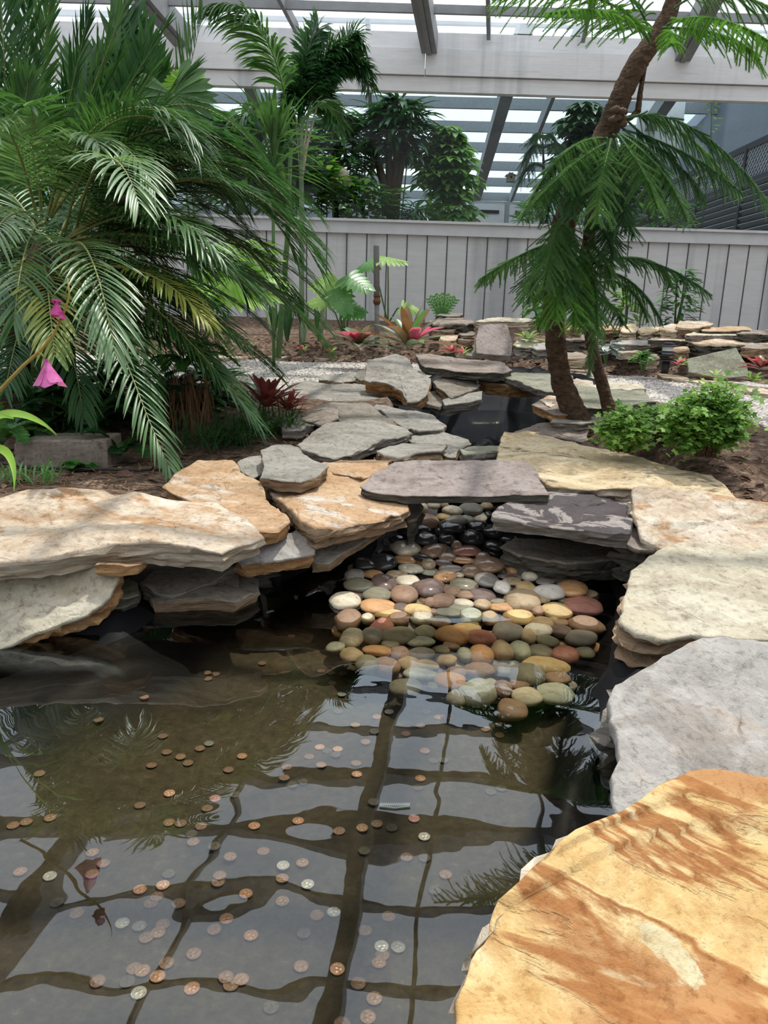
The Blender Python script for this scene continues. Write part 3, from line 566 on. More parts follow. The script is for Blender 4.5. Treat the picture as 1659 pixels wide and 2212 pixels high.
# side wall of the bay: boards, lattice strip, louvres
XS = 4.75
def side(a, b, z0, z1, mat, name, dx=0):
    m = MB(); m.box((XS+dx, a, z0), (XS+dx+0.05, b, z1)); o = m.build(name, M[mat], smooth=False); o['kind'] = 'structure'; return o
side(8.35, YB, 2.70, 4.2, 'bayside', 'wall_right')
side(8.35, YB, 0.2, 2.70, 'black', 'wall_right_lower', 0.06)
lou = empty('louvre_shutter', (XS, 9, 0.6), 'long black louvred shutter panel on the right wall in the mirror view', 'shutter')
zz = 0.9
while zz < 2.2:
    m = MB(); m.bar((XS-0.01, 8.4, zz), (XS-0.01, 16.5, zz), 0.07, 0.012, up=Vector((0.7, 0, 1)).normalized()); m.build('slat', M['bayrafter'], lou, False, (XS, 9, 0.6)); zz += 0.085
lat = empty('lattice_strip', (XS, 9, 1.7), 'black criss-cross lattice strip above the louvred shutter', 'lattice')
m = MB(); y = 8.4
while y < 16.4:
    for s in (0, 1):
        m.bar((XS-0.01-0.01*s, y+(0.38 if s else 0), 2.26), (XS-0.01-0.01*s, y+(0 if s else 0.38), 2.64), 0.01, 0.022)
    y += 0.085
m.build('lattice', M['bay'], lat, False, (XS, 9, 1.7))
m = MB(); m.box((XS-0.04, 8.35, 2.63), (XS+0.01, 16.6, 2.71)); m.box((XS-0.04, 8.35, 2.19), (XS+0.01, 16.6, 2.26))
for y in (9.6, 11.2, 12.8, 14.4, 16.0): m.box((XS-0.05, y, 0.7), (XS+0.0, y+0.06, 2.66))
m.build('frame', M['black'], lat, False, (XS, 9, 1.7))
# white panel, cabinet and bird house: mirrored things set in the invented bay
m = MB(); a = P(1368, 345, 12.5); b = P(1482, 215, 12.5); m.box((a.x, 12.5, a.z), (b.x, 12.53, b.z)); o = m.build('hanging_panel', M['white'], smooth=False)
tag(o, 'plain white rectangular board hanging in the mirror view behind the pine', 'board')
bh = empty('bird_house', P(1103, 390, 14.5), 'tiny pale wooden bird house on the beam in the mirror view', 'bird house')
c = P(1103, 384, 14.5); s = 0.07
m = MB(); m.box((c.x-s, c.y-s, c.z-s), (c.x+s, c.y+s, c.z+s*0.7)); m.build('box', M['creamwhite'], bh, False, bh.location)
m = MB(); m.bar((c.x-s*0.6, c.y, c.z+s*1.0), (c.x+s*1.3, c.y, c.z+s*0.4), 0.2, 0.015); m.bar((c.x+s*0.4, c.y, c.z+s*1.0), (c.x-s*1.3, c.y, c.z+s*0.4), 0.2, 0.015); m.build('roof', M['bayrafter'], bh, False, bh.location)
m = MB(); m.tube([(c.x, c.y-s-0.004, c.z), (c.x, c.y-s+0.004, c.z)], 0.02, 12); m.build('entrance_hole', M['black'], bh, False, bh.location)
cab = empty('potting_cabinet', P(1095, 470, 11.5), 'grey two-panel cabinet in the mirror view under the bird house', 'cabinet')
a = P(1015, 500, 11.5); b = P(1172, 438, 11.5)
m = MB(); m.box((a.x, 11.5, 0.25), (b.x, 12.0, b.z)); m.build('body', M['bay'], cab, False, cab.location)
for q in (0, 1):
    xx = a.x+(b.x-a.x)*(0.04+0.5*q); m = MB(); m.box((xx, 11.48, a.z-0.28), (xx+(b.x-a.x)*0.43, 11.5, b.z-0.04)); d = m.build('door', M['white'], cab, False, cab.location)
    m = MB(); m.box((xx+0.08, 11.46, b.z-0.16), (xx+0.35, 11.48, b.z-0.12)); hh = m.build('handle', M['black'], None, False, cab.location); hh.location = (0, 0, 0); hh.parent = d
# ---------------------------------------------------------------- rocks
def rock(name, label, pts, Yf, Yb, thick, mat, side, cat='rock', group=None, rough=0.02, inset=0.10, lump=0.010, seed=None, down=False, origin_drop=0):
    rr = random.Random(hash_(label) if seed is None else seed)
    dd = [(-(ray(px, py).z/ray(px, py).y), px, py) for px, py in pts]
    f = max(dd); b = min(dd)
    pf = P(f[1], f[2], Yf); pb = P(b[1], b[2], Yb)
    t1 = pb-pf; t1 = Vector((0, t1.y, t1.z)); n = Vector((1, 0, 0)).cross(t1).normalized()
    if n.z < 0: n = -n
    W = []
    for px, py in pts:
        d = ray(px, py); o = Vector((0, 0, CZ)); k = (pf-o).dot(n)/d.dot(n); W.append(o+d*k)
    c = Vector((0, 0, 0))
    for q in W: c += q
    c /= len(W)
    u = Vector((1, 0, 0)); v = n.cross(u)
    L2 = [((q-c).dot(u), (q-c).dot(v)) for q in W]
    size = max(math.hypot(*q) for q in L2)
    # jagged outline
    out = []; nn = len(L2); seg = max(size/26, 0.012)
    so = rr.uniform(0, 100)
    for i in range(nn):
        x1, y1 = L2[i]; x2, y2 = L2[(i+1) % nn]; L = math.hypot(x2-x1, y2-y1); k = max(2, int(L/seg)); ex, ey = (y2-y1)/(L+1e-9), -(x2-x1)/(L+1e-9)
        for j in range(k):
            t = j/k; x = x1+(x2-x1)*t; y = y1+(y2-y1)*t; env = math.sin(math.pi*t) if k > 2 else 0
            a = noise.noise(Vector((x*9/size*0.5+so, y*9/size*0.5, 0)))*rough*size*1.1*env+noise.noise(Vector((x*60+so, y*60, 3)))*rough*size*0.45
            out.append((x+ex*a, y+ey*a))
    m = MB(); NO = len(out)
    rings = [1.0, 0.985, 0.955, 0.90, 0.82, 0.72, 0.6, 0.47, 0.33, 0.18]
    if size > 0.25: rings = [1.0, 0.99, 0.97, 0.94, 0.90, 0.85, 0.79, 0.72, 0.65, 0.57, 0.49, 0.41, 0.33, 0.25, 0.17, 0.09]
    def hgt(x, y, t):
        q = Vector((x*5+so, y*5, 1)); h = noise.noise(q)*lump*1.3+noise.noise(Vector((x*22, y*22+so, 4)))*lump*0.35
        st = noise.noise(Vector((x*3.3+so, y*7.0, 9)))            # lamination steps
        h += lump*0.55*(1 if st > 0.08 else 0)+lump*0.5*(1 if st > 0.28 else 0)
        return h-(thick*0.10*(1-min(1, (1-t)/0.012)))
    idx = []
    for t in rings:
        r_ = []
        for x, y in out:
            xx, yy = x*t, y*t; h = hgt(xx, yy, t); q = u*xx+v*yy+n*h; r_.append(m.vert(q))
        idx.append(r_)
    cc = m.vert(n*hgt(0, 0, 0))
    for a, b2 in zip(idx[:-1], idx[1:]):
        for k in range(NO): m.face((a[k], a[(k+1) % NO], b2[(k+1) % NO], b2[k]), 0)
    for k in range(NO): m.face((idx[-1][k], idx[-1][(k+1) % NO], cc), 0)
    # fractured side in layers
    nl = max(3, min(9, int(thick/0.009))); prev = idx[0]
    offs = [rr.uniform(-0.35, 1.0) for _ in range(nl)]
    for j in range(1, nl+1):
        r_ = []; dep = thick*j/nl
        for x, y in out:
            L = math.hypot(x, y)+1e-6; a = (offs[j-1]*0.4+0.8*noise.noise(Vector((x*14+so, y*14, j*1.7)))*1.25+0.6*noise.noise(Vector((x*45, y*45+so, j*3.1))))*thick*0.32+inset*thick*2.2*(j/nl)**1.5
            a = max(-thick*0.12, min(a, L*0.6)); s_ = 1-a/L
            q = u*(x*s_)+v*(y*s_)-n*(dep+0.12*thick*noise.noise(Vector((x*20, y*20, so+j)))); r_.append(m.vert(q))
        for k in range(NO): m.face((prev[k], r_[k], r_[(k+1) % NO], prev[(k+1) % NO]), 1)
        prev = r_
    cb = m.vert(-n*thick)
    for k in range(NO): m.face((prev[(k+1) % NO], prev[k], cb), 1)
    o = m.build(name, [M[mat], M[side]], smooth=True)
    o.location = c
    pl = o.data.polygons; fl = [i != 1 for i in [p.material_index for p in pl]]; pl.foreach_set('use_smooth', fl)
    # outward faces
    return tag(o, label, cat, group)
def hash_(s):
    h = 5381
    for ch in s: h = (h*33+ord(ch)) & 0xffffffff
    return h
for r_ in RK:
    rock(r_[0], r_[1], r_[2], r_[3], r_[4], r_[5], r_[6], r_[7], cat='stone slab' if r_[0] == 'stone_slab' else 'rock')
# far stacked wall: (x0,x1,ytop,ybottom,Y,depth,mat,side,label)
FR = [
 (1027,1108,699,768,5.75,.12,'purple','s_grey','tall mauve slab leaning upright in the far stone wall',1),
 (1484,1620,753,815,5.1,.14,'green','s_grey','broad greenish grey slab leaning at the far right by the red plants',1),
 (1005,1028,740,770,5.85,.08,'green','s_grey','small greenish slab standing left of the tall mauve slab',1),
 (1027,1160,687,702,6.2,.4,'creamwhite','s_cream','cream slab capping the tall mauve slab',0),
 (925,1026,684,716,6.1,.35,'brown','s_dark','long dark slab at the left end of the far stone wall',0),
 (940,1000,676,690,6.5,.3,'shade','s_dark','flat dark slab below the small upright green plant',0),
 (930,990,706,722,6.0,.2,'shade','s_brown','brown slab under the long dark slab of the far wall',0),
 (990,1027,716,730,5.95,.2,'shade','s_brown','short brown stone just left of the tall mauve slab',0),
 (950,990,722,745,5.9,.25,'cream','s_cream','bright cream block low in the far wall behind the bromeliads',0),
 (988,1024,730,742,5.9,.2,'brown','s_brown','thin brown stone above the small greenish slab',0),
 (985,1008,745,768,5.85,.12,'cream','s_cream','little cream rock beside the small greenish slab',0),
 (1108,1165,733,760,5.7,.2,'creamwhite','s_grey','rounded pale rock left of the thick trunk in the far wall',0),
 (1115,1150,735,748,5.9,.2,'cream','s_cream','small cream slab right of the tall mauve slab',0),
 (1150,1200,742,766,5.6,.15,'whitegrey','s_grey','whitish tilted rock just left of the thick trunk',0),
 (1180,1270,762,782,5.35,.15,'cream','s_cream','flat cream edging rock behind the thick trunk',0),
 (1290,1345,700,724,6.1,.3,'orange','s_brown','orange topped slab right of the thin trunk in the far wall',0),
 (1340,1380,702,732,6.0,.3,'yellow','s_cream','pale yellow slab between two orange ones in the far wall',0),
 (1210,1260,702,720,6.0,.3,'orange','s_brown','tan slab seen between the two pine trunks',0),
 (1215,1290,722,744,5.9,.25,'brown','s_dark','dark slab between the trunks in the far wall',0),
 (1376,1455,704,728,6.0,.35,'yellow','s_cream','long yellow slab mid way along the far wall top',0),
 (1424,1478,702,722,5.9,.3,'cream','s_cream','cream tilted rock near the top of the far wall',0),
 (1460,1542,694,716,5.95,.35,'cream','s_brown','brown and cream boulder on the top of the far wall',0),
 (1515,1630,706,722,5.9,.35,'orange','s_dark','long tan slab at the top right of the far wall',0),
 (1590,1720,712,732,5.8,.35,'brown','s_dark','dark slab at the far right end of the far wall',0),
 (1325,1420,734,752,5.75,.3,'whitegrey','s_grey','long pale grey slab in the middle of the far wall',0),
 (1400,1490,728,742,5.8,.3,'cream','s_dark','thin cream slab above the black path lamp',0),
 (1480,1645,718,730,5.75,.35,'creamwhite','s_grey','thin white slab spanning the right part of the far wall',0),
 (1485,1645,732,756,5.6,.3,'cream','s_dark','thick pale slab above the leaning greenish slab',0),
 (1600,1720,742,760,5.45,.3,'cream','s_brown','reddish tan slab by the right edge of the far wall',0),
 (1330,1380,754,768,5.6,.2,'cream','s_cream','cream stone low in the far wall left of the small green plant',0),
 (1448,1490,748,768,5.5,.2,'orange','s_brown','orange stone right of the black path lamp',0),
 (1225,1262,760,780,5.5,.15,'orange','s_brown','small orange rock low between the trunks',0),
 (1395,1425,765,788,5.35,.12,'cream','s_cream','round cream rock behind the small green plant',0),
 (1385,1460,740,765,5.9,.2,'shade','s_dark','dark gap stone behind the black path lamp',0),  # dark fillers from here on back the wall's shaded gaps
 (1480,1560,740,765,5.75,.25,'shade','s_dark','dark stone behind the leaning greenish slab',0),
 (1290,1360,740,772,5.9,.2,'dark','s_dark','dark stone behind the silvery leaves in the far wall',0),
 (1225,1345,722,734,6.3,.3,'brown','s_dark','dark thin slab behind the far wall top',0),
]
for (x0, x1, yt, yb, Y, dp, mt, sd, lab, up) in FR:
    rr = random.Random(hash_(lab)); w_ = x1-x0; h_ = yb-yt
    if up:
        pts = [(x0+w_*a, yt+h_*b) for a, b in ((0.02,0.95),(0,0.5),(0.1,0.06),(0.45,0),(0.85,0.02),(1,0.6),(0.97,1),(0.5,0.98))]
        if 'broad' in lab: pts = [(1486,806),(1484,775),(1560,757),(1590,752),(1615,790),(1618,812),(1560,816)]
        rock('stone_slab', lab, pts, Y-0.10, Y+0.12, 0.05, mt, sd, cat='stone slab', lump=0.006, rough=.012)
    else:
        tp = max(4, h_*0.55); k = rr.uniform(0.1, 0.4)
        pts = [(x0, yt+tp*rr.uniform(.3,.9)), (x0+w_*rr.uniform(.08,.2), yt+tp*rr.uniform(0,.3)), (x0+w_*.5, yt), (x1-w_*rr.uniform(.1,.3), yt+tp*rr.uniform(0,.3)), (x1, yt+tp*rr.uniform(.4,.8)), (x1-w_*rr.uniform(.05,.2), yt+tp), (x0+w_*.5, yt+tp*rr.uniform(.9,1.1)), (x0+w_*rr.uniform(.05,.2), yt+tp)]
        th = max(0.045, h_/F*Y*1.05)
        rock('stone_slab' if w_ > h_*2.5 else 'rock', lab, pts, Y-dp*0.5, Y+dp*0.5, th, mt, sd, cat='stone slab' if w_ > h_*2.5 else 'rock', lump=0.008, rough=.025, inset=.05)
# path edging stones
for i, (x0, y0, x1, y1) in enumerate(((470,768,560,764),(565,764,650,765),(655,765,735,769),(1070,772,1180,786),(1190,786,1270,796),(1420,805,1490,818),(1495,818,1580,832),(1585,834,1700,850),(1290,788,1330,792))):
    Y = 5.9 if i < 3 else 5.3-0.15*max(0, i-4)
    z = 0.02; pts = [(x0, y0+6), (x0+5, y0-2), ((x0+x1)/2, (y0+y1)/2-4), (x1-4, y1-3), (x1, y1+5), ((x0+x1)/2, (y0+y1)/2+8)]
    dz = [ray(px, py) for px, py in pts]; ya = max(-(CZ-z)/d.z*1.0*d.y for d in dz); yb_ = min(-(CZ-z)/d.z*d.y for d in dz)
    rock('edging_stone', ('pinkish edging stone of the gravel path, '+['leftmost, under the palm fronds','second from the left','left of the pink bromeliad','left of the thick trunk','behind the thick trunk','right of the black path lamp','in front of the leaning greenish slab','at the right edge of the photo','behind the thin trunk'][i]), pts, max(yb_, 2), ya, .03, 'cream', 's_cream', cat='edging stone', group='edging stones along the gravel path', lump=.004)
# rectangular stone block under the palm
m = MB(); a = P(33, 1003, 2.42); b = P(236, 948, 2.45); o0 = Vector(((a.x+b.x)/2, 2.5, a.z))
nb = 14
for i in range(nb+1):
    t = i/nb; x = a.x+(b.x-a.x)*t; top = b.z-0.008*(1-t)+noise.noise(Vector((t*6, 0, 3)))*0.004-(0.012*(1-min(1, t*7))); j = noise.noise(Vector((t*9, 2, 2)))*0.006
    m.vert((x, 2.42+j, a.z-0.03)); m.vert((x, 2.42+j+0.004, top-0.006)); m.vert((x, 2.43+j, top)); m.vert((x, 2.56+j, top+0.002)); m.vert((x, 2.57, a.z-0.03))
for i in range(nb):
    for k in range(4): m.face((i*5+k, (i+1)*5+k, (i+1)*5+k+1, i*5+k+1))
m.face((0,1,2,3,4)); m.face(tuple(nb*5+q for q in (4,3,2,1,0)))
o = m.build('stone_block', M['brown'], smooth=False, origin=o0); tag(o, 'rectangular brown stone block on the pine straw under the palm', 'stone block')

# ---------------------------------------------------------------- pebbles
PEBC = {'c': ('cream', (0.66,0.60,0.44)), 'w': ('white', (0.76,0.73,0.66)), 'o': ('orange', (0.62,0.31,0.09)), 't': ('tan', (0.50,0.37,0.20)),
        'b': ('brown', (0.36,0.21,0.12)), 'r': ('brick red', (0.42,0.15,0.10)), 'g': ('grey', (0.30,0.28,0.25)), 'n': ('olive grey', (0.26,0.25,0.16)),
        'k': ('shade-dark', (0.045,0.048,0.05)), 'p': ('purple brown', (0.19,0.125,0.11)), 'y': ('yellow', (0.68,0.47,0.16)), 's': ('sage green', (0.46,0.50,0.38)),  # 'k' carries the bridging slab's shadow in the pebble colour
        'm': ('mauve', (0.42,0.27,0.23))}
PM = {}
for k_, (nm, c) in PEBC.items():
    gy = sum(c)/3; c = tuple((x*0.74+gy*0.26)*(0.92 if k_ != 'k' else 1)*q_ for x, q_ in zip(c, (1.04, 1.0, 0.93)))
    for wet in (0, 1):
        m_, nt, out = newmat('%s_pebble%s' % (nm.replace(' ', '_'), '_wet' if wet else '')); v = coords(nt); f = noi(nt, v, 9, 5, 0.6, 0.8); g2 = noi(nt, v, 70, 5, 0.7); vs = coords(nt, (1, 5, 1), (0, 0, 0.4)); f5 = noi(nt, vs, 12, 4, .6, 1)
        col = ramp(nt, f, [(0.3, tuple(x*0.72 for x in c)), (0.55, c), (0.75, tuple(min(1, x*1.22) for x in c))])
        dk = ramp(nt, g2, [(0.34, (0.62,0.58,0.52)), (0.46, (1,1,1))]); mm = N(nt, 'ShaderNodeMix', data_type='RGBA', blend_type='MULTIPLY'); mm.inputs[0].default_value = 0.7
        nt.links.new(col, mm.inputs[6]); nt.links.new(dk, mm.inputs[7])
        d5 = ramp(nt, f5, [(0.36, (0.75,0.66,0.55)), (0.5, (1,1,1))]); m5 = N(nt, 'ShaderNodeMix', data_type='RGBA', blend_type='MULTIPLY'); m5.inputs[0].default_value = 0.6
        nt.links.new(mm.outputs[2], m5.inputs[6]); nt.links.new(d5, m5.inputs[7])
        princ(nt, out, m5.outputs[2], 0.12 if wet else 0.6, bump(nt, g2, 0.15, 0.001), 0.6 if wet else 0.3); PM[(k_, wet)] = m_
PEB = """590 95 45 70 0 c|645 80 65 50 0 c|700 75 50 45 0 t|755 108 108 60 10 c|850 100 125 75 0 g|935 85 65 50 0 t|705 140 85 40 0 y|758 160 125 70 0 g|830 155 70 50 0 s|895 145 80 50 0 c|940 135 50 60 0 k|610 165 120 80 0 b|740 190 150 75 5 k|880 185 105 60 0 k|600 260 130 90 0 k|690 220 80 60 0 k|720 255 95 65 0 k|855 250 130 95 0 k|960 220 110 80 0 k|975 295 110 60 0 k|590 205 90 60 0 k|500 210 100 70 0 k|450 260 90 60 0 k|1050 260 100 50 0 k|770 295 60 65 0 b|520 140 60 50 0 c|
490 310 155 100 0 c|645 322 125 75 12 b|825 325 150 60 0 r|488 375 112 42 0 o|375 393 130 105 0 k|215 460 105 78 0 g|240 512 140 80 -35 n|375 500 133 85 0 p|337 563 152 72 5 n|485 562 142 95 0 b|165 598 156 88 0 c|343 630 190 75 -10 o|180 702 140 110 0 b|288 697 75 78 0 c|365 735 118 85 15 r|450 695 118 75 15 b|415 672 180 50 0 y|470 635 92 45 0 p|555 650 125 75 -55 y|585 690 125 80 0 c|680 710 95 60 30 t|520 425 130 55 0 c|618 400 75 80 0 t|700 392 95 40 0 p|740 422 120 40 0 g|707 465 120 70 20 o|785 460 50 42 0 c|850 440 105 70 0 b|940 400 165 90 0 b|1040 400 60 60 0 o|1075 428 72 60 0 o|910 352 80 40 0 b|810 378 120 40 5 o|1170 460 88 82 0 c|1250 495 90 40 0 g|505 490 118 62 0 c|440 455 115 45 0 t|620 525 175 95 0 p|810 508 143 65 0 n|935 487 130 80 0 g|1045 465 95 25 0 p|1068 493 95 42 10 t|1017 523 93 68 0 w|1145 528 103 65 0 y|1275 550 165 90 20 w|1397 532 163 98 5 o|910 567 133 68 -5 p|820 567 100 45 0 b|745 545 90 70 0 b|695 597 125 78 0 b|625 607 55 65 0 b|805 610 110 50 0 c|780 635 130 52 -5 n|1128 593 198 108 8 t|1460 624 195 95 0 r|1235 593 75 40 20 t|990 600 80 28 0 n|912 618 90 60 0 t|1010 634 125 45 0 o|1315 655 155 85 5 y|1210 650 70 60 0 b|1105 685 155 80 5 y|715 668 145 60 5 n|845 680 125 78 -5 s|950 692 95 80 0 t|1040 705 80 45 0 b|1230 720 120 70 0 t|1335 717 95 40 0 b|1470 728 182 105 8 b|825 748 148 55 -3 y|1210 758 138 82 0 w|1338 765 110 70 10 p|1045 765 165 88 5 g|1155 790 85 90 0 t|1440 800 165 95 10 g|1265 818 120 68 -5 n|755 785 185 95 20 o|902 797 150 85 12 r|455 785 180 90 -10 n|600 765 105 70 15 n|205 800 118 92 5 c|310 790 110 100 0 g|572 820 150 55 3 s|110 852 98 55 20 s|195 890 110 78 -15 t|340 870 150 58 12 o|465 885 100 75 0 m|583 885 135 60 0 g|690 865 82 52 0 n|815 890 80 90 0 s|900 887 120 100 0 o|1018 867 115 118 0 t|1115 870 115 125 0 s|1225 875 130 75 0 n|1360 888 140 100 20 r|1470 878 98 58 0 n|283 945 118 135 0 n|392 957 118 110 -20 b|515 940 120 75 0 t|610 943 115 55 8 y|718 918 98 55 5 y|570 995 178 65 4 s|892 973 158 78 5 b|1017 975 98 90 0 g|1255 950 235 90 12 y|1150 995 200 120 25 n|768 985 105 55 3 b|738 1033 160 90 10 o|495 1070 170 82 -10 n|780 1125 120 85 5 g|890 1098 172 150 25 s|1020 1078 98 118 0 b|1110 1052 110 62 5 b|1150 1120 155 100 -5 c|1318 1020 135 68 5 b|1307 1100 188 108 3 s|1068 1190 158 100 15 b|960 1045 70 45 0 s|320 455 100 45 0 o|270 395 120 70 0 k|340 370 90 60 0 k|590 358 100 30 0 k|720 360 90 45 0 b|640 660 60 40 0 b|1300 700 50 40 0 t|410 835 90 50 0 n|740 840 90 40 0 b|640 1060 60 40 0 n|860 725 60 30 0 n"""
def bedz(py):                           # height of the pebble bed against picture height
    for (a, za), (b, zb_) in zip(BED[:-1], BED[1:]):
        if a <= py <= b: return za+(zb_-za)*(py-a)/(b-a)
    return BED[-1][1] if py > BED[-1][0] else BED[0][1]
BED = [(1085,-0.20), (1130,-0.235), (1180,-0.275), (1230,-0.30), (1290,-0.312), (1330,-0.328), (1420,-0.352), (1570,-0.385)]
def pebble(px, py, wp, hp, ang, ck, label, group, buried=0):
    wp *= 1.07; hp *= 1.07; zc = bedz(py)-buried; c = PZ(px, py, zc); depth = (c-Vector((0, 0, CZ))).dot(FW); s = depth/F
    a = wp*s/2; T = 0.72*hp*s/2; dp = -math.atan(ray(px, py).z); D = min(max(math.sqrt(max((hp*s/2)**2-(T*math.cos(dp))**2, 0))/math.sin(dp), 0.62*a), 1.5*a)
    rr = random.Random(int(px*7+py*13)); m = MB(); nu, nv = 20, 12; so = rr.uniform(0, 50); pw = rr.uniform(0.86, 1.0)
    rows = []
    for j in range(nv+1):
        ph = -math.pi/2+math.pi*j/nv; row = []
        for i in range(nu):
            th = 2*math.pi*i/nu; cx, cy, cz = math.cos(ph)*math.cos(th), math.cos(ph)*math.sin(th), math.sin(ph)
            k = 1+0.16*noise.noise(Vector((cx*1.1+so, cy*1.1, cz*1.1)))+0.05*noise.noise(Vector((cx*2.6+so, cy*2.6, cz*2.6)))
            row.append((math.copysign(abs(cx)**pw, cx)*a*k*1.03, math.copysign(abs(cy)**pw, cy)*D*k, cz*T*k))
        rows.append(row)
    bot = m.vert((0, 0, rows[0][0][2])); ids = [[m.vert(p) for p in row] for row in rows[1:-1]]; topv = m.vert((0, 0, rows[-1][0][2]))
    for i in range(nu):
        m.face((bot, ids[0][(i+1) % nu], ids[0][i])); m.face((topv, ids[-1][i], ids[-1][(i+1) % nu]))
        for j in range(len(ids)-1): m.face((ids[j][i], ids[j][(i+1) % nu], ids[j+1][(i+1) % nu], ids[j+1][i]))
    wet = 1 if (c.z < -0.15 and py < 1275 and py > 1130) or ck == 'k' else 0
    o = m.build('river_pebble', PM[(ck, wet)]); o.location = c; o.rotation_euler = (rr.uniform(-.08, .08), rr.uniform(-.08, .08), -math.radians(ang)*1.4)
    tag(o, label, 'pebble', group); return o
ents = []
for s_ in PEB.replace('\n', '').split('|'):
    q = s_.split(); cx, cy, w_, h_, an = map(float, q[:5]); ents.append([680+cx/2.514, 1060+cy/2.514, w_/2.514, h_/2.514, an, q[5]])
def shape(e):
    r = e[2]/max(1, e[3]); s = 'long' if r > 2.1 else 'oval' if r > 1.45 else 'round' if r < 1.15 else 'plump'
    z = 'large ' if e[2] > 60 else 'small ' if e[2] < 34 else ''
    return z+s
used = {}
def lab_for(e, ents, pre=''):
    base = '%s%s %s pebble' % (pre, shape(e), PEBC[e[5]][0])
    near = sorted((o for o in ents if o is not e), key=lambda o: math.hypot(o[0]-e[0], (o[1]-e[1])*1.4))[:6]
    def rel(o): 
        dx, dy = o[0]-e[0], o[1]-e[1]
        return ('right of' if dx < 0 else 'left of') if abs(dx) > abs(dy)*1.2 else ('in front of' if dy < 0 else 'behind')
    zone = 'in the gap under the slab' if e[1] < 1128 else 'in the dark stream mouth' if e[1] < 1180 else 'at the back' if e[1] < 1250 else 'mid bed' if e[1] < 1370 else 'at the underwater front'
    c = []
    for i in range(6):
        o = near[i]; c.append('%s %s, %s a %s %s one' % (base, zone, rel(o), shape(o), PEBC[o[5]][0]))
    for i in range(5):
        o, o2 = near[i], near[i+1]; c.append('%s %s a %s one and %s a %s one' % (base, rel(o), PEBC[o[5]][0], rel(o2), PEBC[o2[5]][0]))
    for x in c:
        if x not in used and len(x.split()) <= 16: used[x] = 1; return x
    for k1 in range(6):
        for k2 in range(6):
            x = '%s near a %s one and a %s %s one' % (base, PEBC[near[k1][5]][0], shape(near[k2]), PEBC[near[k2][5]][0])
            if k1 != k2 and x not in used: used[x] = 1; return x
    return c[6]
for e_ in ents: pebble(*e_, lab_for(e_, ents), 'river pebbles in the stream bed')
rf = random.Random(3); fill = 0
PO = [(690,1400),(760,1260),(850,1150),(900,1090),(1060,1090),(1100,1160),(1300,1280),(1300,1410),(1190,1560),(1000,1510),(850,1480)]
while fill < 110:
    x = rf.uniform(690, 1300); y = rf.uniform(1090, 1545)
    if polydist(x, y, PO) > -12: continue
    e_ = [x, y, rf.uniform(38, 58), rf.uniform(24, 34), rf.uniform(-30, 30), rf.choice('gbntopsm') if y > 1190 else 'k']  # filler near the slab takes the shadow colour as well
    pebble(*e_, lab_for(e_, ents, 'half-buried '), 'half-buried river pebbles', 0.016 if y > 1180 else 0.012); fill += 1

# ---------------------------------------------------------------- coins
COIN = {'B': ('shiny copper', (0.80,0.48,0.34), 0.3), 'b': ('copper', (0.55,0.32,0.20), 0.4), 'm': ('brown copper', (0.34,0.22,0.14), 0.5), 'd': ('dull brown', (0.26,0.17,0.12), 0.6),
        'f': ('silt-grey', (0.13,0.115,0.09), 0.8), 's': ('silver', (0.62,0.62,0.58), 0.3), 'g': ('dull grey', (0.26,0.26,0.23), 0.5), 'p': ('pinkish', (0.50,0.27,0.24), 0.5)}
CM = {k_: plain(nm.replace(' ', '_')+'_coin', c, ro, 0.5, 0.35, 0.35, 300) for k_, (nm, c, ro) in COIN.items()}
C6 = "1190 232 d|1238 226 d|1196 258 d|832 407 b|570 525 d|935 558 d|957 643 d|1037 670 m|1080 703 d|1148 621 d|1200 593 g|870 718 d|1390 662 b|1312 739 d|227 771 m|972 873 B|803 941 d|1235 905 p|1350 887 f|1190 965 d|75 1062 m|150 1044 m|287 1018 m|970 1040 m|1038 1048 d|1155 1077 d|1100 1118 f|1110 1172 d|530 1213 m|593 1277 d|528 1338 d|285 1350 s|115 1327 m|1232 1222 f|1323 1290 d|970 1345 f|1262 1375 d|1253 1408 d|803 1428 b|935 1408 B|900 1475 d|865 1510 d|1025 1515 d|440 1563 m|702 1623 s|800 1640 g|935 1630 d|907 1677 m|840 1705 d|1300 1600 b|1230 1663 d|1113 1800 d|957 1853 d|770 1883 d|818 1897 m|905 1933 b|730 1957 f|560 1952 d|797 2033 s|1298 1937 d|1385 1947 m|1325 1980 d|1102 2005 b|325 1500 f"
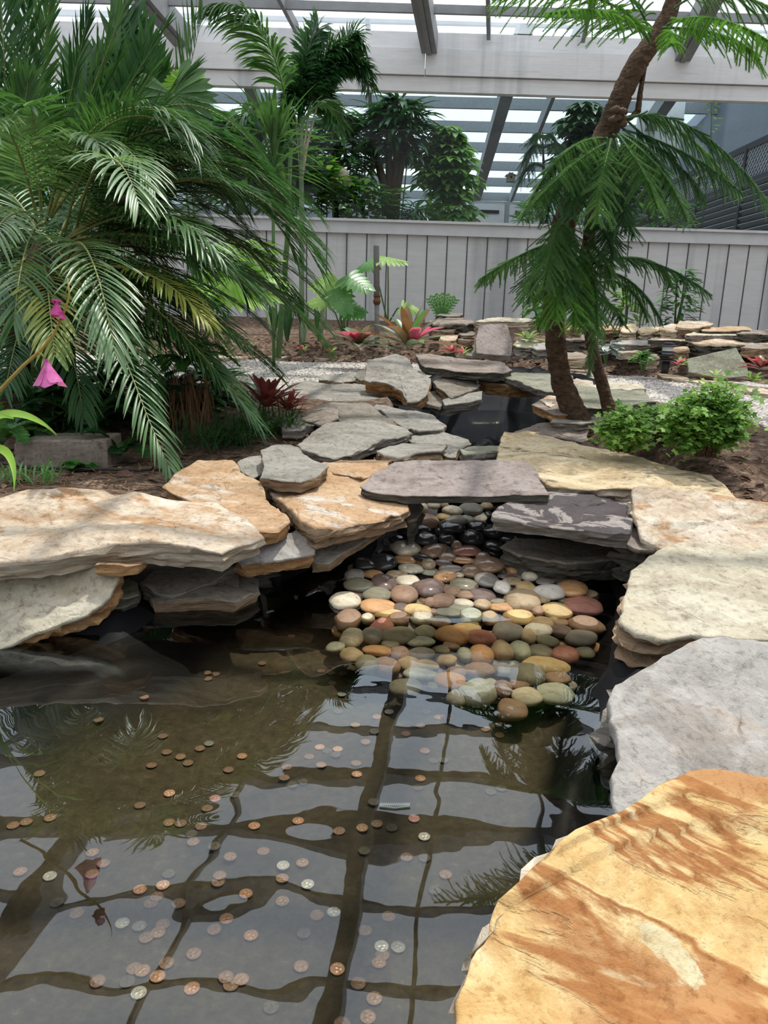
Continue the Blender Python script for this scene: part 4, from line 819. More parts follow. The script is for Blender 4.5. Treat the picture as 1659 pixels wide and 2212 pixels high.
C7 = "345 2 b|175 145 d|515 178 m|572 190 d|640 192 d|577 257 d|690 262 f|750 235 d|768 303 m|730 290 d|633 322 g|614 408 f|712 490 m|805 246 d|840 228 m|905 250 d|880 312 d|835 460 m|770 612 d|820 555 f|507 612 B|550 640 f|610 643 B|447 668 d|600 690 f|716 719 d|720 779 B|317 727 d|515 742 m|303 828 d|410 827 f|350 848 f|815 970 f|383 1040 b|131 1077 b|750 1108 m|835 1075 d|920 1088 f|618 1135 d|1048 1031 p|762 1220 f|1085 797 b|1068 850 f|1005 1250 d|1108 1255 f|1230 1355 d|1170 1443 f|1107 1135 s|297 1327 s|407 1305 m|291 1384 m|438 1407 s|293 1500 m|83 1467 b|112 1692 b|183 1236 d|490 1573 m|587 1554 s|902 1580 m|415 1677 f|767 1660 m|862 1750 s|957 1757 g|868 1800 d|847 1845 m|400 1868 d|608 1882 B|728 1968 m|820 2057 m|783 2162 m|228 2105 f|635 2205 m|1010 340 d|1050 355 d|1100 340 m|1150 335 d|1185 348 m|1087 382 d|1140 390 d|1195 382 d|1018 410 d|1120 420 m|905 445 s|890 408 f|1188 460 m|1225 462 d|1255 470 d|1278 463 d|1085 507 m|1003 555 d|1300 405 d|1400 412 m|1475 427 m|1350 478 f|1458 514 m|1540 547 b|1540 490 m|1490 870 f|1550 850 f|1110 650 m|1160 692 f|1218 690 f|980 345 d|800 290 d|850 300 d|905 300 m|870 270 d|830 320 f"
cl = []
for txt, ox in ((C6, 0), (C7, 500)):
    for s_ in txt.split('|'):
        a, b, k_ = s_.split(); cl.append((ox+float(a)/2.658, 1380+float(b)/2.658, k_))
def coinmesh(k_):
    m = MB(); n = 28; r = 0.0095; prof = [(0, 0.0011), (r*0.86, 0.0011), (r*0.89, 0.0015), (r*0.98, 0.0015), (r, 0.0011), (r, 0.0), (0, 0)]
    rows = []
    for (rr_, zz_) in prof: rows.append([m.vert((rr_*math.cos(2*math.pi*i/n), rr_*math.sin(2*math.pi*i/n), zz_)) for i in range(n)] if rr_ else [m.vert((0, 0, zz_))])
    for a, b in zip(rows[:-1], rows[1:]):
        for i in range(n):
            if len(a) == 1: m.face((a[0], b[i], b[(i+1) % n]))
            elif len(b) == 1: m.face((a[(i+1) % n], a[i], b[0]))
            else: m.face((a[i], b[i], b[(i+1) % n], a[(i+1) % n]))
    # a raised relief so that the face is not blank
    for q in range(3):
        an = 2.1*q; x, y = 0.0033*math.cos(an), 0.0033*math.sin(an); ids = [m.vert((x+0.0026*math.cos(2*math.pi*i/9)*(1+.3*math.sin(3*i)), y+0.0032*math.sin(2*math.pi*i/9), 0.00115)) for i in range(9)]; t = m.vert((x, y, 0.0017))
        for i in range(9): m.face((ids[i], ids[(i+1) % 9], t))
    return m.build('coin', CM[k_], smooth=False)
proto = {}
def zonec(x, y):
    lr = 'far left' if x < 150 else 'left' if x < 330 else 'middle left' if x < 500 else 'middle' if x < 680 else 'middle right' if x < 860 else 'right'
    if y < 1600 and x > 760: return 'in front of the pebbles'
    fb = 'back' if y < 1600 else 'centre' if y < 1850 else 'near' if y < 2030 else 'nearest'
    return 'in the %s %s part of the pool' % (lr, fb)
cz = {}
for c_ in cl: cz.setdefault((zonec(c_[0], c_[1]), COIN[c_[2]][0]), []).append(c_)
NUM = ['first', 'second', 'third', 'fourth', 'fifth', 'sixth', 'seventh', 'eighth', 'ninth', 'tenth', 'eleventh', 'twelfth', 'thirteenth', 'fourteenth', 'fifteenth', 'sixteenth', 'seventeenth', 'eighteenth', 'nineteenth', 'twentieth']
FLR = {}
for (zn, cn), lst in cz.items():
    lst.sort(key=lambda q: q[0])
    for i, (x, y, k_) in enumerate(lst):
        lb = '%s coin %s' % (cn, zn) if len(lst) == 1 else '%s coin %s, %s from the left' % (cn, zn, NUM[i] if i < 20 else 'last')
        if k_ not in proto: o = proto[k_] = coinmesh(k_)
        else: o = proto[k_].copy(); COL.objects.link(o)
        p = PZ(x, y, ZF+0.006); h = R.uniform(0, 0.001)
        o.location = (p.x, p.y, floorz(p.x, p.y)+0.0012+h); o.rotation_euler = (R.uniform(-.04, .04), R.uniform(-.04, .04), R.uniform(0, 6.28))
        tag(o, lb, 'coin', 'coins on the pool floor')
# curled dead frond piece on the pool floor
m = MB(); a = PZ(820, 1742, ZW+0.002); b = PZ(886, 1742, ZW+0.002)
m.tube([a, (a+b)/2+Vector((0, -0.003, 0)), b], 0.0012, 5)
for i in range(16):
    p = a.lerp(b, i/16); m.leaf(p, Vector((0.3, 1, 0.05)), Vector((0, 0, 1)), 0.010, 0.003, 0, 2)
o = m.build('leaf_fragment', M['silverleaf'], origin=a); tag(o, 'small pale comb-like leaf fragment floating in the middle of the pool', 'leaf')
# ---------------------------------------------------------------- plants
Z = Vector((0, 0, 1))
def frond(parent, pts, L, n=46, W=0.011, ang=(62, 22), droop=0.5, start=0.14, mat='palm', rr=None, rw=0.006, name='frond', seg=5, vee=0.25, fold=0.35, rmat='rachis', prof=None):
    rr = rr or R; p0, p1, p2, p3 = pts; m = MB(); N_ = 18
    cur = [bez(p0, p1, p2, p3, i/N_) for i in range(N_+1)]
    m.tube(cur, [rw*(1-0.85*i/N_) for i in range(N_+1)], 5, 0)
    for i in range(n):
        t = start+(1-start)*(i+0.5)/n; p = bez(p0, p1, p2, p3, t); T = (bez(p0, p1, p2, p3, min(1, t+.02))-bez(p0, p1, p2, p3, max(0, t-.02))).normalized()
        sd = T.cross(Z); 
        if sd.length < 0.15: sd = T.cross(Vector((0.2, 1, 0)))
        sd.normalize(); nn = sd.cross(T)
        if nn.z < 0: nn = -nn
        a = math.radians(ang[0]+(ang[1]-ang[0])*((t-start)/(1-start))); u = (t-start)/(1-start)
        ll = L*(0.45+0.55*math.sin(math.pi*min(1, 0.15+u*0.72)))*(1 if u < 0.9 else 0.75)
        for s_ in (-1, 1):
            aa = a+rr.uniform(-.09, .09)
            d = T*math.cos(aa)+sd*(s_*math.sin(aa))+nn*(vee+rr.uniform(-.1, .1))
            m.leaf(p, d, nn, ll*rr.uniform(.86, 1.06), W, droop*rr.uniform(.7, 1.3), seg, fold, 1, prof)
    return m.build(name, [M[rmat], M[mat]], parent, True, parent.location if parent else None)
def fr(parent, a, b, L, mat='palm', c=None, arch=0.35, **k):       # frond from world point a to b, arching upwards between
    a = Vector(a); b = Vector(b); d = b-a; h = d.length*arch
    p1 = a+d*0.30+Z*h*1.2; p2 = a+d*0.72+Z*h*0.9
    if c is not None: p1 = Vector(c[0]); p2 = Vector(c[1])
    return frond(parent, (a, p1, p2, b), L, mat=mat, **k)

# ---- pygmy date palm, the big feathery one at the left
C1 = P(95, 560, 3.0); base1 = PZ(110, 930, -0.04); 
pal = empty('feather_palm', (C1.x, C1.y, -0.05), 'big feathery palm with long drooping fronds filling the left of the garden', 'palm')
m = MB(); m.tube([(C1.x, C1.y, -0.1), (C1.x+0.01, C1.y, 0.3), (C1.x, C1.y, C1.z-0.02), (C1.x, C1.y, C1.z+0.06)], [0.085, 0.075, 0.08, 0.03], 14, wob=.1)
m.build('trunk', M['bark'], pal, True, pal.location)
pf_ = lambda *a: P(*a)
FR1 = [ # (start px,py,Y) (end px,py,Y) mat leaflet arch, control overrides in pixels
 ((150,600,2.9),(365,1010,2.15),'palm',.17,[(195,520,2.65),(270,800,2.3)]),
 ((140,590,2.9),(248,765,2.15),'palmlit',.21,[(165,440,2.6),(215,560,2.3)]),
 ((95,600,2.9),(118,770,2.2),'palmyel',.17,[(95,520,2.6),(105,640,2.35)]),
 ((150,560,2.95),(560,920,2.5),'palm',.17,[(250,560,2.7),(430,740,2.55)]),
 ((150,560,2.95),(540,890,2.75),'palmyel',.13,[(310,640,2.9),(450,760,2.8)]),
 ((150,540,3.0),(700,740,2.95),'palmdark',.20,[(330,470,2.9),(560,560,2.9)]),
 ((150,520,3.0),(690,560,2.9),'palmdark',.22,[(330,330,2.8),(560,340,2.8)]),
 ((150,520,3.0),(660,480,3.0),'palmdark',.22,[(330,310,3.0),(520,280,3.0)]),
 ((150,520,3.0),(560,640,2.6),'palm',.22,[(300,480,2.7),(450,520,2.6)]),
 ((160,520,3.0),(300,440,2.15),'palmlit',.21,[(190,330,2.7),(250,270,2.3)]),
 ((140,500,3.0),(330,400,2.5),'palm',.20,[(180,300,2.9),(260,250,2.6)]),
 ((100,480,3.0),(215,320,2.5),'palmlit',.18,[(130,330,2.9),(190,250,2.6)]),
 ((100,480,3.0),(30,700,2.3),'palm',.20,[(60,480,2.7),(40,580,2.4)]),
 ((80,480,3.0),(-60,640,2.4),'palmlit',.20,[(40,420,2.7),(-30,480,2.5)]),
 ((80,470,3.0),(-40,300,2.5),'palmlit',.22,[(40,300,2.8),(0,200,2.6)]),
 ((90,470,3.0),(60,230,2.6),'palm',.2,[(80,330,2.9),(70,200,2.7)]),
 ((110,470,3.0),(420,330,2.7),'palm',.24,[(180,230,2.9),(330,190,2.8)]),
 ((110,470,3.0),(500,420,2.8),'palm',.24,[(220,290,2.9),(400,290,2.8)]),
 ((110,470,3.0),(600,400,3.1),'palmdark',.22,[(250,230,3.0),(450,220,3.0)]),
 ((130,600,2.95),(450,700,2.4),'palmyel',.15,[(250,540,2.7),(370,590,2.5)]),
 ((130,600,2.95),(520,740,2.6),'palm',.18,[(250,560,2.8),(420,620,2.6)]),
 ((130,600,2.95),(480,830,2.6),'palmdark',.16,[(250,640,2.8),(400,720,2.7)]),
 ((130,620,3.0),(330,860,2.6),'palmdark',.17,[(180,620,2.8),(280,700,2.7)]),
 ((100,620,3.0),(180,900,2.5),'palmdark',.17,[(120,640,2.8),(160,740,2.6)]),
 ((80,620,3.0),(10,850,2.4),'palmdark',.17,[(60,640,2.8),(30,740,2.6)]),
 ((150,560,3.0),(640,640,3.1),'palmdark',.20,[(330,420,3.0),(520,470,3.0)]),
 ((150,560,3.0),(600,800,3.0),'palm',.16,[(300,600,2.9),(480,680,2.9)]),
 ((140,520,3.0),(480,560,2.5),'palm',.19,[(260,420,2.8),(390,430,2.6)]),
 ((60,560,3.0),(-80,800,2.6),'palmdark',.18,[(20,560,2.8),(-50,680,2.6)]),
]
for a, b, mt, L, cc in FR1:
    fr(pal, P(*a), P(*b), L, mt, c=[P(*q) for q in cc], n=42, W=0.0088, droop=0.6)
rr = random.Random(12)
for a, b, mt, L, cc in FR1:
    if b[0] > 400:
        for q in range(2 if b[1] < 720 else 1):
            j = lambda: rr.uniform(-45, 45); dy = rr.uniform(-.1, .35)
            fr(pal, P(*a), P(b[0]+j()-15, b[1]+j(), b[2]+dy), L*rr.uniform(.9, 1.1), rr.choice(['palmdark', 'palm', mt]), c=[P(q_[0]+j()*.6, q_[1]+j()*.8, q_[2]+dy*.7) for q_ in cc], n=42, W=0.009, droop=0.65, rr=rr)
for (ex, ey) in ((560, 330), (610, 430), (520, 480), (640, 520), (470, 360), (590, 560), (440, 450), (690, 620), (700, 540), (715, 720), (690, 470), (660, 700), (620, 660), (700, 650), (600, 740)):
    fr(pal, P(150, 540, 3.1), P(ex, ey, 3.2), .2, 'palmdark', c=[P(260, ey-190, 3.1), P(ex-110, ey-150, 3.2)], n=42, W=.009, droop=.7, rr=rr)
rr = random.Random(11)
for i in range(34):
    an = rr.uniform(-0.35, 2*math.pi-0.35); ln = rr.uniform(.55, .95); e_ = rr.uniform(-.45, .45)
    c0 = Vector((C1.x+rr.uniform(-.03, .1), C1.y+rr.uniform(0, .12), C1.z-rr.uniform(0, .2)))
    b = c0+Vector((math.cos(an)*ln*.9, abs(math.sin(an))*ln*0.7+0.05, e_*ln)); 
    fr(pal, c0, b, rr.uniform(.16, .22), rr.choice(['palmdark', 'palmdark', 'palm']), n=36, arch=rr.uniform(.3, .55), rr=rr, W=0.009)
# upright fronds seen at the top left
tp = empty('tall_palm', (P(20, 560, 3.6).x, 3.6, -0.03), 'tall dark palm with upright fronds cut off by the top left corner', 'palm')
for i, (a, b, L, mt) in enumerate([((60,560,3.5),(60,-60,3.5),.2,'palmdark'),((30,560,3.5),(0,-80,3.4),.22,'palmdark'),((60,560,3.6),(110,-30,3.5),.18,'palm'),((80,560,3.6),(300,-60,3.6),.2,'palm'),((90,540,3.6),(190,40,3.6),.2,'palmdark'),((20,540,3.5),(-60,100,3.4),.24,'palm'),((100,540,3.6),(260,130,3.7),.22,'palmdark'),((10,560,3.4),(60,180,3.3),.2,'palm'),((90,540,3.6),(360,60,3.7),.2,'palmdark'),((120,560,3.7),(420,150,3.8),.2,'palmdark'),((100,560,3.7),(330,160,3.8),.22,'palm'),((60,600,3.6),(-80,-20,3.5),.25,'palmdark')]):
    fr(tp, P(*a), P(*b), L, mt, arch=0.05, n=40, W=0.016, ang=(50, 14), droop=0.25, vee=.1)
m = MB(); m.tube([(tp.location.x, 3.6, -0.1), (tp.location.x+.02, 3.6, .55), (P(60,560,3.6).x, 3.6, P(60,540,3.6).z)], [.06, .05, .04], 12); m.build('trunk', M['bark'], tp, True, tp.location)
# background palm filling behind
bgp = empty('areca_palm', (P(330, 560, 4.6).x, 4.6, 0.0), 'bushy green cane palm with straight stiff leaves behind the feathery palm', 'palm')
rr = random.Random(5)
for i in range(22):
    x = rr.uniform(150, 420); y = rr.uniform(20, 330); b = P(x+rr.uniform(-60, 80), y, 4.6+rr.uniform(-.3, .3)); a = P(250+rr.uniform(-90, 90), 640, 4.6)
    fr(bgp, a, b, rr.uniform(.26, .36), rr.choice(['palm', 'palm', 'palmdark']), arch=rr.uniform(.02, .12), n=22, W=0.035, ang=(48, 12), droop=.3, start=.35, rr=rr, rmat='rachisg')
for i in range(5):
    x = 230+i*28; m = MB(); m.tube([PZ(x, 790, 0), P(x+10, 640, 4.6)], .014, 8); m.build('cane', M['rachisg'], bgp, True, bgp.location)
# fan palm leaves
fan = empty('fan_palm', (P(420, 560, 4.2).x, 4.2, 0.0), 'fan palm with bright pleated round leaves behind the feathery palm', 'palm')
def fanleaf(parent, c, nrm, r, mat, n=26, spread=2.5, name='fan_leaf', tip=Z):
    m = MB(); nrm = nrm.normalized(); u = tip-nrm*tip.dot(nrm); u.normalize(); v = nrm.cross(u)
    for i in range(n):
        a = -spread+2*spread*i/(n-1); d = u*math.cos(a)+v*math.sin(a)
        m.leaf(c, d, nrm, r*(1-0.18*abs(a)/spread)*R.uniform(.94, 1.04), r*2*spread/n*1.05, 0.22, 6, 0.5 if i % 2 else -0.2, 0, lambda t: min(1, t*1.35)*(1 if t < .72 else (1-t)/.28+.05))
    m.build(name, M[mat], parent, True, parent.location)
    m = MB(); m.tube([Vector(parent.location)+Vector((0, 0, .1)), (Vector(parent.location)+c)/2+Vector((0, 0.1, 0.1)), c], .007, 6); m.build('leaf_stalk', M['rachisg'], parent, True, parent.location)
fanleaf(fan, P(375, 205, 4.1), Vector((.2, -1, .3)), .25, 'palm', tip=Vector((.3, 0, -1)))
fanleaf(fan, P(395, 180, 4.4), Vector((-.3, -1, .6)), .16, 'lime', tip=Vector((-.5, 0, -1)))
fanleaf(fan, P(480, 560, 4.4), Vector((-.2, -.6, 1)), .36, 'lime', tip=Vector((1, 0, .1)))
fanleaf(fan, P(500, 600, 4.1), Vector((.1, -.5, 1)), .34, 'lime', tip=Vector((1, -.3, -.2)))
# pandan-like spiky crown in the gap
sp = empty('spiky_shrub', (P(590, 560, 5.4).x, 5.4, 0.05), 'spiky dark green shrub seen just left of the slim fishtail palm', 'shrub')
for q in range(34):
    m_ = None
m = MB()
for i in range(60):
    a = R.uniform(0, 6.28); e_ = R.uniform(-.1, 1.3); m.leaf(P(590, 320+R.uniform(-40, 60), 5.4), Vector((math.cos(a)*math.cos(e_), math.sin(a)*math.cos(e_), math.sin(e_))), Z, R.uniform(.35, .5), .03, .6, 6, .4)
m.build('leaves', M['palm'], sp, True, sp.location); m = MB(); m.tube([sp.location-Vector((0, 0, .1)), P(590, 350, 5.4)], .012, 8); m.build('stem', M['rachisg'], sp, True, sp.location)

# ---- slim fishtail palm with tassel-like leaves, and the long arching frond
ft = empty('foxtail_palm', PZ(645, 752, 0.03), 'slim palm with pale stems and clustered ruffled leaves in front of the mirror pane', 'palm')
YF = 6.3; fx = P(652, 400, YF); ft.location = (fx.x, YF, 0.03)
m = MB(); m.tube([(fx.x, YF, -.05), P(652, 520, YF), P(651, 380, YF), P(650, 290, YF), P(645, 200, YF)], [.022, .02, .018, .022, .014], 9); m.build('stem', M['bromgrey'], ft, True, ft.location)
for px in (640, 662, 672):
    m = MB(); m.tube([P(651, 390, YF), P((651+px)/2, 320, YF), P(px+(px-651)*.6, 230, YF)], [.014, .012, .007], 7); m.build('crown_shaft', M['creamwhite'], ft, True, ft.location)
def ruffled(parent, pts, mat, L=.15, dens=48, rr=R):
    p0, p1, p2, p3 = pts; m = MB(); cur = [bez(*pts, i/14) for i in range(15)]; m.tube(cur, [.007*(1-i/16) for i in range(15)], 5, 0)
    for i in range(dens):
        t = .12+.88*i/dens; p = bez(*pts, t); T = (bez(*pts, min(1, t+.03))-bez(*pts, t-.03)).normalized()
        for k in range(7):
            a = 2*math.pi*k/7+rr.uniform(0, 1); sd = T.cross(Z).normalized(); nn = sd.cross(T)
            d = T*.75+sd*math.cos(a)+nn*math.sin(a)*.8
            m.leaf(p, d, nn, L*rr.uniform(.7, 1.15), .030, .8, 3, .3, 1, lambda t: .25+.75*t if t < .8 else .7)
    return m.build('frond', [M['rachisg'], M[mat]], parent, True, parent.location)
for q in ([(650,240),(640,180),(610,200),(600,380)], [(650,240),(655,140),(700,110),(680,200)], [(655,230),(690,110),(740,30),(800,190)], [(660,230),(680,150),(750,110),(795,150)], [(655,260),(700,200),(720,180),(720,260)], [(650,250),(610,230),(600,260),(585,330)], [(648,220),(650,150),(660,100),(690,60)], [(655,250),(700,160),(770,40),(770,90)], [(655,240),(640,200),(650,210),(625,200)]):
    ruffled(ft, [P(x, y, YF+R.uniform(-.15, .15)) for x, y in q], 'dkleaf')
lf = empty('arching_palm', (P(600, 560, 5.9).x, 5.9, 0.03), 'single stemmed palm whose long comb-like frond arches across the roof boards', 'palm')
fr(lf, P(628, 320, 5.9), P(440, 15, 5.3), .34, 'palm', c=[P(620, 150, 5.8), P(560, -30, 5.5)], n=80, W=.017, ang=(35, 22), droop=1.3, start=.25, vee=.05, rmat='rachisg')
fr(lf, P(628, 330, 5.9), P(735, 290, 6.0), .25, 'palm', c=[P(670, 200, 5.9), P(720, 200, 6)], n=30, W=.025, droop=.8, rmat='rachisg')
fr(lf, P(628, 330, 5.9), P(520, 260, 5.6), .25, 'palm', c=[P(600, 240, 5.9), P(550, 210, 5.8)], n=30, W=.025, droop=.6, rmat='rachisg')
m = MB(); m.tube([lf.location, P(622, 500, 5.9), P(628, 320, 5.9)], [.025, .02, .014], 8); m.build('stem', M['rachisg'], lf, True, lf.location)

# ---- generic leafy shrubs
def shrub(name, label, cat, base, top, rad, n, ll, lw, mat, stems=1, droop=.5, group=None, flat=1.0, mat2=None, seed=1, taper=0.3, whorl=0):
    rr = random.Random(seed); base = Vector(base); top = Vector(top); e_ = empty(name, base, label, cat, group)
    for s_ in range(stems):
        o = Vector((rr.uniform(-1, 1), rr.uniform(-1, 1), 0))*rad*(0.5 if stems > 1 else 0)
        m = MB(); m.tube([base+Vector((0, 0, -.04)) if base.y < 8.5 else Vector((base.x, base.y, .24)), base.lerp(top, .5)+o*.5+Vector((rr.uniform(-.02, .02), 0, 0)), top+o*.8-Z*rad*.3*(s_ > 0)], [.009, .007, .004], 6); m.build('stem', M['rachisg'], e_, True, base)
    m = MB(); H = (top-base).length
    for i in range(n):
        t = rr.random()**.8; c = base.lerp(top, taper+(1-taper)*t); r = rad*(math.sin(math.pi*min(.97, .25+.7*t)))
        a = rr.uniform(0, 6.28); d = Vector((math.cos(a), math.sin(a)*flat, rr.uniform(-.1, .7)))
        p = c+Vector((math.cos(a), math.sin(a)*flat, rr.uniform(-.3, .3)))*r*rr.uniform(.1, .8)
        if whorl:
            for k in range(whorl):
                b = 2*math.pi*k/whorl; sd = d.cross(Z).normalized(); q = Vector((math.cos(b), math.sin(b), .15))
                m.leaf(p, q+d*.3, Z, ll*rr.uniform(.8, 1.1), lw, droop, 4, .2, 1 if mat2 and rr.random() < .35 else 0)
        else: m.leaf(p, d, Z, ll*rr.uniform(.7, 1.15), lw, droop*rr.uniform(.5, 1.5), 4, .25, 1 if mat2 and rr.random() < .35 else 0)
    m.build('foliage', [M[mat], M[mat2 or mat]], e_, True, base); return e_
def PB(px, py, Y): return P(px, py, Y)
# plants of the invented bay, standing in for mirror reflections
shrub('umbrella_tree', 'bushy umbrella tree with whorled leaves in the middle of the mirror view', 'tree', P(965, 530, 9.6), P(968, 275, 9.6), .46, 150, .22, .075, 'herblite', 1, .9, mat2='midleaf', seed=2, taper=.12, whorl=7)
shrub('umbrella_tree', 'dark umbrella tree top behind the slanting pine trunk in the mirror view', 'tree', P(1262, 520, 11), P(1262, 225, 11), .5, 130, .25, .075, 'dkleaf', 1, .9, seed=3, taper=.55, whorl=7)
shrub('ruffled_palm', 'dark ruffled palm in the mirror view right of the slim palm', 'palm', P(735, 500, 9.4), P(730, 250, 9.4), .5, 520, .26, .06, 'dkleaf', 3, .8, seed=4, taper=.45)
shrub('ruffled_palm', 'dark ruffled clump with spiky tufts above the brown trunks in the mirror view', 'palm', P(850, 500, 9.5), P(862, 215, 9.5), .46, 600, .30, .05, 'dkleaf', 5, .9, seed=5, taper=.55)
tr = empty('tree_trunks', P(845, 480, 9.4), 'cluster of brown ringed trunks fanning upwards in the mirror view', 'tree')
for x0, x1, x2 in ((838, 830, 800), (845, 842, 838), (850, 858, 880), (842, 850, 862)):
    m = MB(); m.tube([P(x0, 500, 9.4), P(x1, 400, 9.4), P(x2, 290, 9.4)], [.06, .05, .03], 9, wob=.15); m.build('trunk', M['twig'], tr, True, tr.location)
shrub('mirrored_shrub', 'yellow green leafy shrub low in the mirror view beside the stone pot', 'shrub', P(700, 470, 8.9), P(690, 350, 8.9), .4, 320, .18, .07, 'lime', 3, .5, mat2='midleaf', seed=6)
shrub('mirrored_shrub', 'mixed green shrub along the bottom of the mirror view under the trunks', 'shrub', P(780, 500, 9), P(780, 400, 9), .6, 480, .18, .06, 'herb', 4, .5, mat2='midleaf', seed=7)
shrub('mirrored_shrub', 'dark grassy clump at the bottom of the mirror view below the umbrella tree', 'shrub', P(905, 500, 9), P(905, 450, 9), .45, 260, .22, .02, 'dkleaf', 4, .7, seed=8)
shrub('mirrored_shrub', 'green and red leafed shrub in the mirror view right of the pine', 'shrub', P(1420, 510, 9.2), P(1420, 440, 9.2), .5, 260, .13, .055, 'midleaf', 4, .5, mat2='herb', seed=9)
shrub('mirrored_shrub', 'dark tall shrub behind the pine branches in the mirror view', 'shrub', P(1340, 520, 9.5), P(1340, 350, 9.5), .45, 420, .22, .07, 'dkleaf', 3, .6, seed=10)
shrub('mirrored_shrub', 'small green shrub left of the cabinet in the mirror view', 'shrub', P(1150, 510, 9.8), P(1150, 440, 9.8), .3, 120, .16, .05, 'midleaf', 2, .5, seed=12)
shrub('mirrored_shrub', 'dark green mass in the mirror view behind the leftmost fronds', 'shrub', P(520, 520, 9), P(520, 260, 9), .95, 900, .42, .075, 'midleaf', 4, .6, mat2='dkleaf', seed=13)
shrub('climbing_vine', 'sparse light green vine hanging beside the side wall in the mirror view', 'vine', P(1530, 420, 9.0), P(1538, 205, 9.0), .16, 60, .07, .03, 'herblite', 1, .8, seed=14, taper=.05)
pt = empty('stone_pot', P(728, 410, 8.9), 'brown stone face pot in the mirror view above the rail', 'pot')
m = MB(); c = P(728, 392, 8.9)
m.tube([c+Z*(-.14), c+Z*(-.11), c+Z*(-.02), c+Z*.08, c+Z*.13], [.07, .13, .16, .12, .10], 14, wob=.12); m.build('bowl', M['cream'], pt, True, pt.location)
m = MB(); m.tube([(c.x, c.y, 0.25), c+Z*(-.14)], .03, 8); m.build('stand', M['black'], pt, True, pt.location)
shrub('mirrored_shrub', 'mid green bushy foliage in the mirror view left of the slim palm', 'shrub', P(600, 500, 9), P(600, 270, 9), .65, 600, .36, .06, 'herb', 4, .6, mat2='midleaf', seed=71)
shrub('mirrored_shrub', 'lime green shrub in the mirror view right behind the slim palm stem', 'shrub', P(650, 480, 8.8), P(640, 350, 8.8), .4, 200, .2, .06, 'lime', 3, .5, mat2='midleaf', seed=72)
shrub('mirrored_shrub', 'tall dark foliage in the mirror view above the stone pot', 'shrub', P(790, 480, 10), P(790, 250, 10), .45, 260, .2, .04, 'midleaf', 3, .6, mat2='dkleaf', seed=73)
# the big pine's mirror image, modelled as a separate small tree
NEED = None
def needles(m, a, b, mat_i, Ln, dens, bend, rr):      # one branchlet: axis a->b sagging, needles round it (vectorised)
    a = np.array(a); b = np.array(b); n = max(8, int(np.linalg.norm(b-a)*dens)); t = np.linspace(0, 1, n)[:, None]
    ax = a+(b-a)*t+np.array([0, 0, -1.0])*(bend*(t**2)); d = np.gradient(ax, axis=0); d /= np.linalg.norm(d, axis=1)[:, None]+1e-9
    ref = np.array([0.31, 0.2, 0.93]); s = np.cross(d, ref); s /= np.linalg.norm(s, axis=1)[:, None]+1e-9; u = np.cross(s, d)
    out = []
    for k in range(4):
        th = k*math.pi/2+np.arange(n)[:, None]*2.4; rad = s*np.cos(th)+u*np.sin(th)
        tip = ax+(rad*0.75+d*0.75)*(Ln*(1-0.35*t)); w_ = np.cross(rad, d)*(Ln*0.13)
        out.append(np.stack([ax-w_-d*Ln*.1, ax+w_-d*Ln*.1, tip], axis=1))
    q = s*(Ln*0.09); q2 = u*(Ln*.09)
    out.append(np.stack([ax[:-1]-q[:-1], ax[:-1]+q[:-1], ax[1:]], axis=1)); out.append(np.stack([ax[:-1]-q2[:-1], ax[:-1]+q2[:-1], ax[1:]], axis=1))
    m.tris(np.concatenate(out), mat_i)
def pinebranch(parent, pts, L=.13, mat='fir', n=None, Ln=.0085, rw=.006, hang=.5, dens=330, seed=0, start=.12, ang=58, rmat='fir', asym=1.0):
    rr = random.Random(seed); m = MB(); p0, p1, p2, p3 = pts
    cur = [bez(*pts, i/20) for i in range(21)]; m.tube(cur, [rw*.7*(1-.8*i/20) for i in range(21)], 5, 0)
    length = sum((cur[i+1]-cur[i]).length for i in range(20)); n = n or int(length/0.0195)
    needles(m, cur[14], cur[20], 1, Ln*1.2, dens, 0, rr)
    for i in range(20): needles(m, cur[i], cur[i+1], 1, Ln*1.2, dens*.6, 0, rr)
    for i in range(n):
        t = start+(1-start)*(i+.5)/n; p = bez(*pts, t); T = (bez(*pts, min(1, t+.03))-bez(*pts, max(0, t-.03))).normalized()
        sd = T.cross(Z)
        if sd.length < .2: sd = T.cross(Vector((0.1, 1, 0)))
        sd.normalize(); u = (t-start)/(1-start); ll = L*(0.35+.65*math.sin(math.pi*min(1, .12+u*.80)))*rr.uniform(.8, 1.1)
        if u > .93: ll *= .6
        for s_ in (-1, 1):
            a = math.radians(ang-18*u+rr.uniform(-8, 8)); d = T*math.cos(a)+sd*(s_*math.sin(a))-Z*hang*rr.uniform(.1, 1.5); d.normalize()
            needles(m, p, p+d*ll*rr.uniform(.75, 1.15), 1, Ln, dens, ll*rr.uniform(-.05, .35), rr)
    return m.build('branch', [M['twig'] if rmat == 'twig' else M['firdark'], M[mat]], parent, True, parent.location)
dp = empty('mirrored_pine', P(1175, 480, 10.5), 'small feathery mirror image of the pine left of the slanting trunk', 'tree')
m = MB(); m.tube([(dp.location.x, 10.5, 0.25), P(1175, 380, 10.5), P(1172, 285, 10.5)], [.03, .02, .006], 8); m.build('trunk', M['bark'], dp, True, dp.location)
for i, (y0, x1, y1) in enumerate(((320, 1130, 350), (320, 1225, 325), (360, 1125, 385), (350, 1240, 360), (300, 1150, 300), (300, 1200, 305))):
    pinebranch(dp, [P(1174, y0, 10.5), P((1174+x1)/2, y0-15, 10.4), P((1174*.3+x1*.7), (y0+y1)/2-12, 10.3), P(x1, y1, 10.3)], .22, 'firdark', Ln=.03, hang=.8, dens=70, n=16, seed=i)

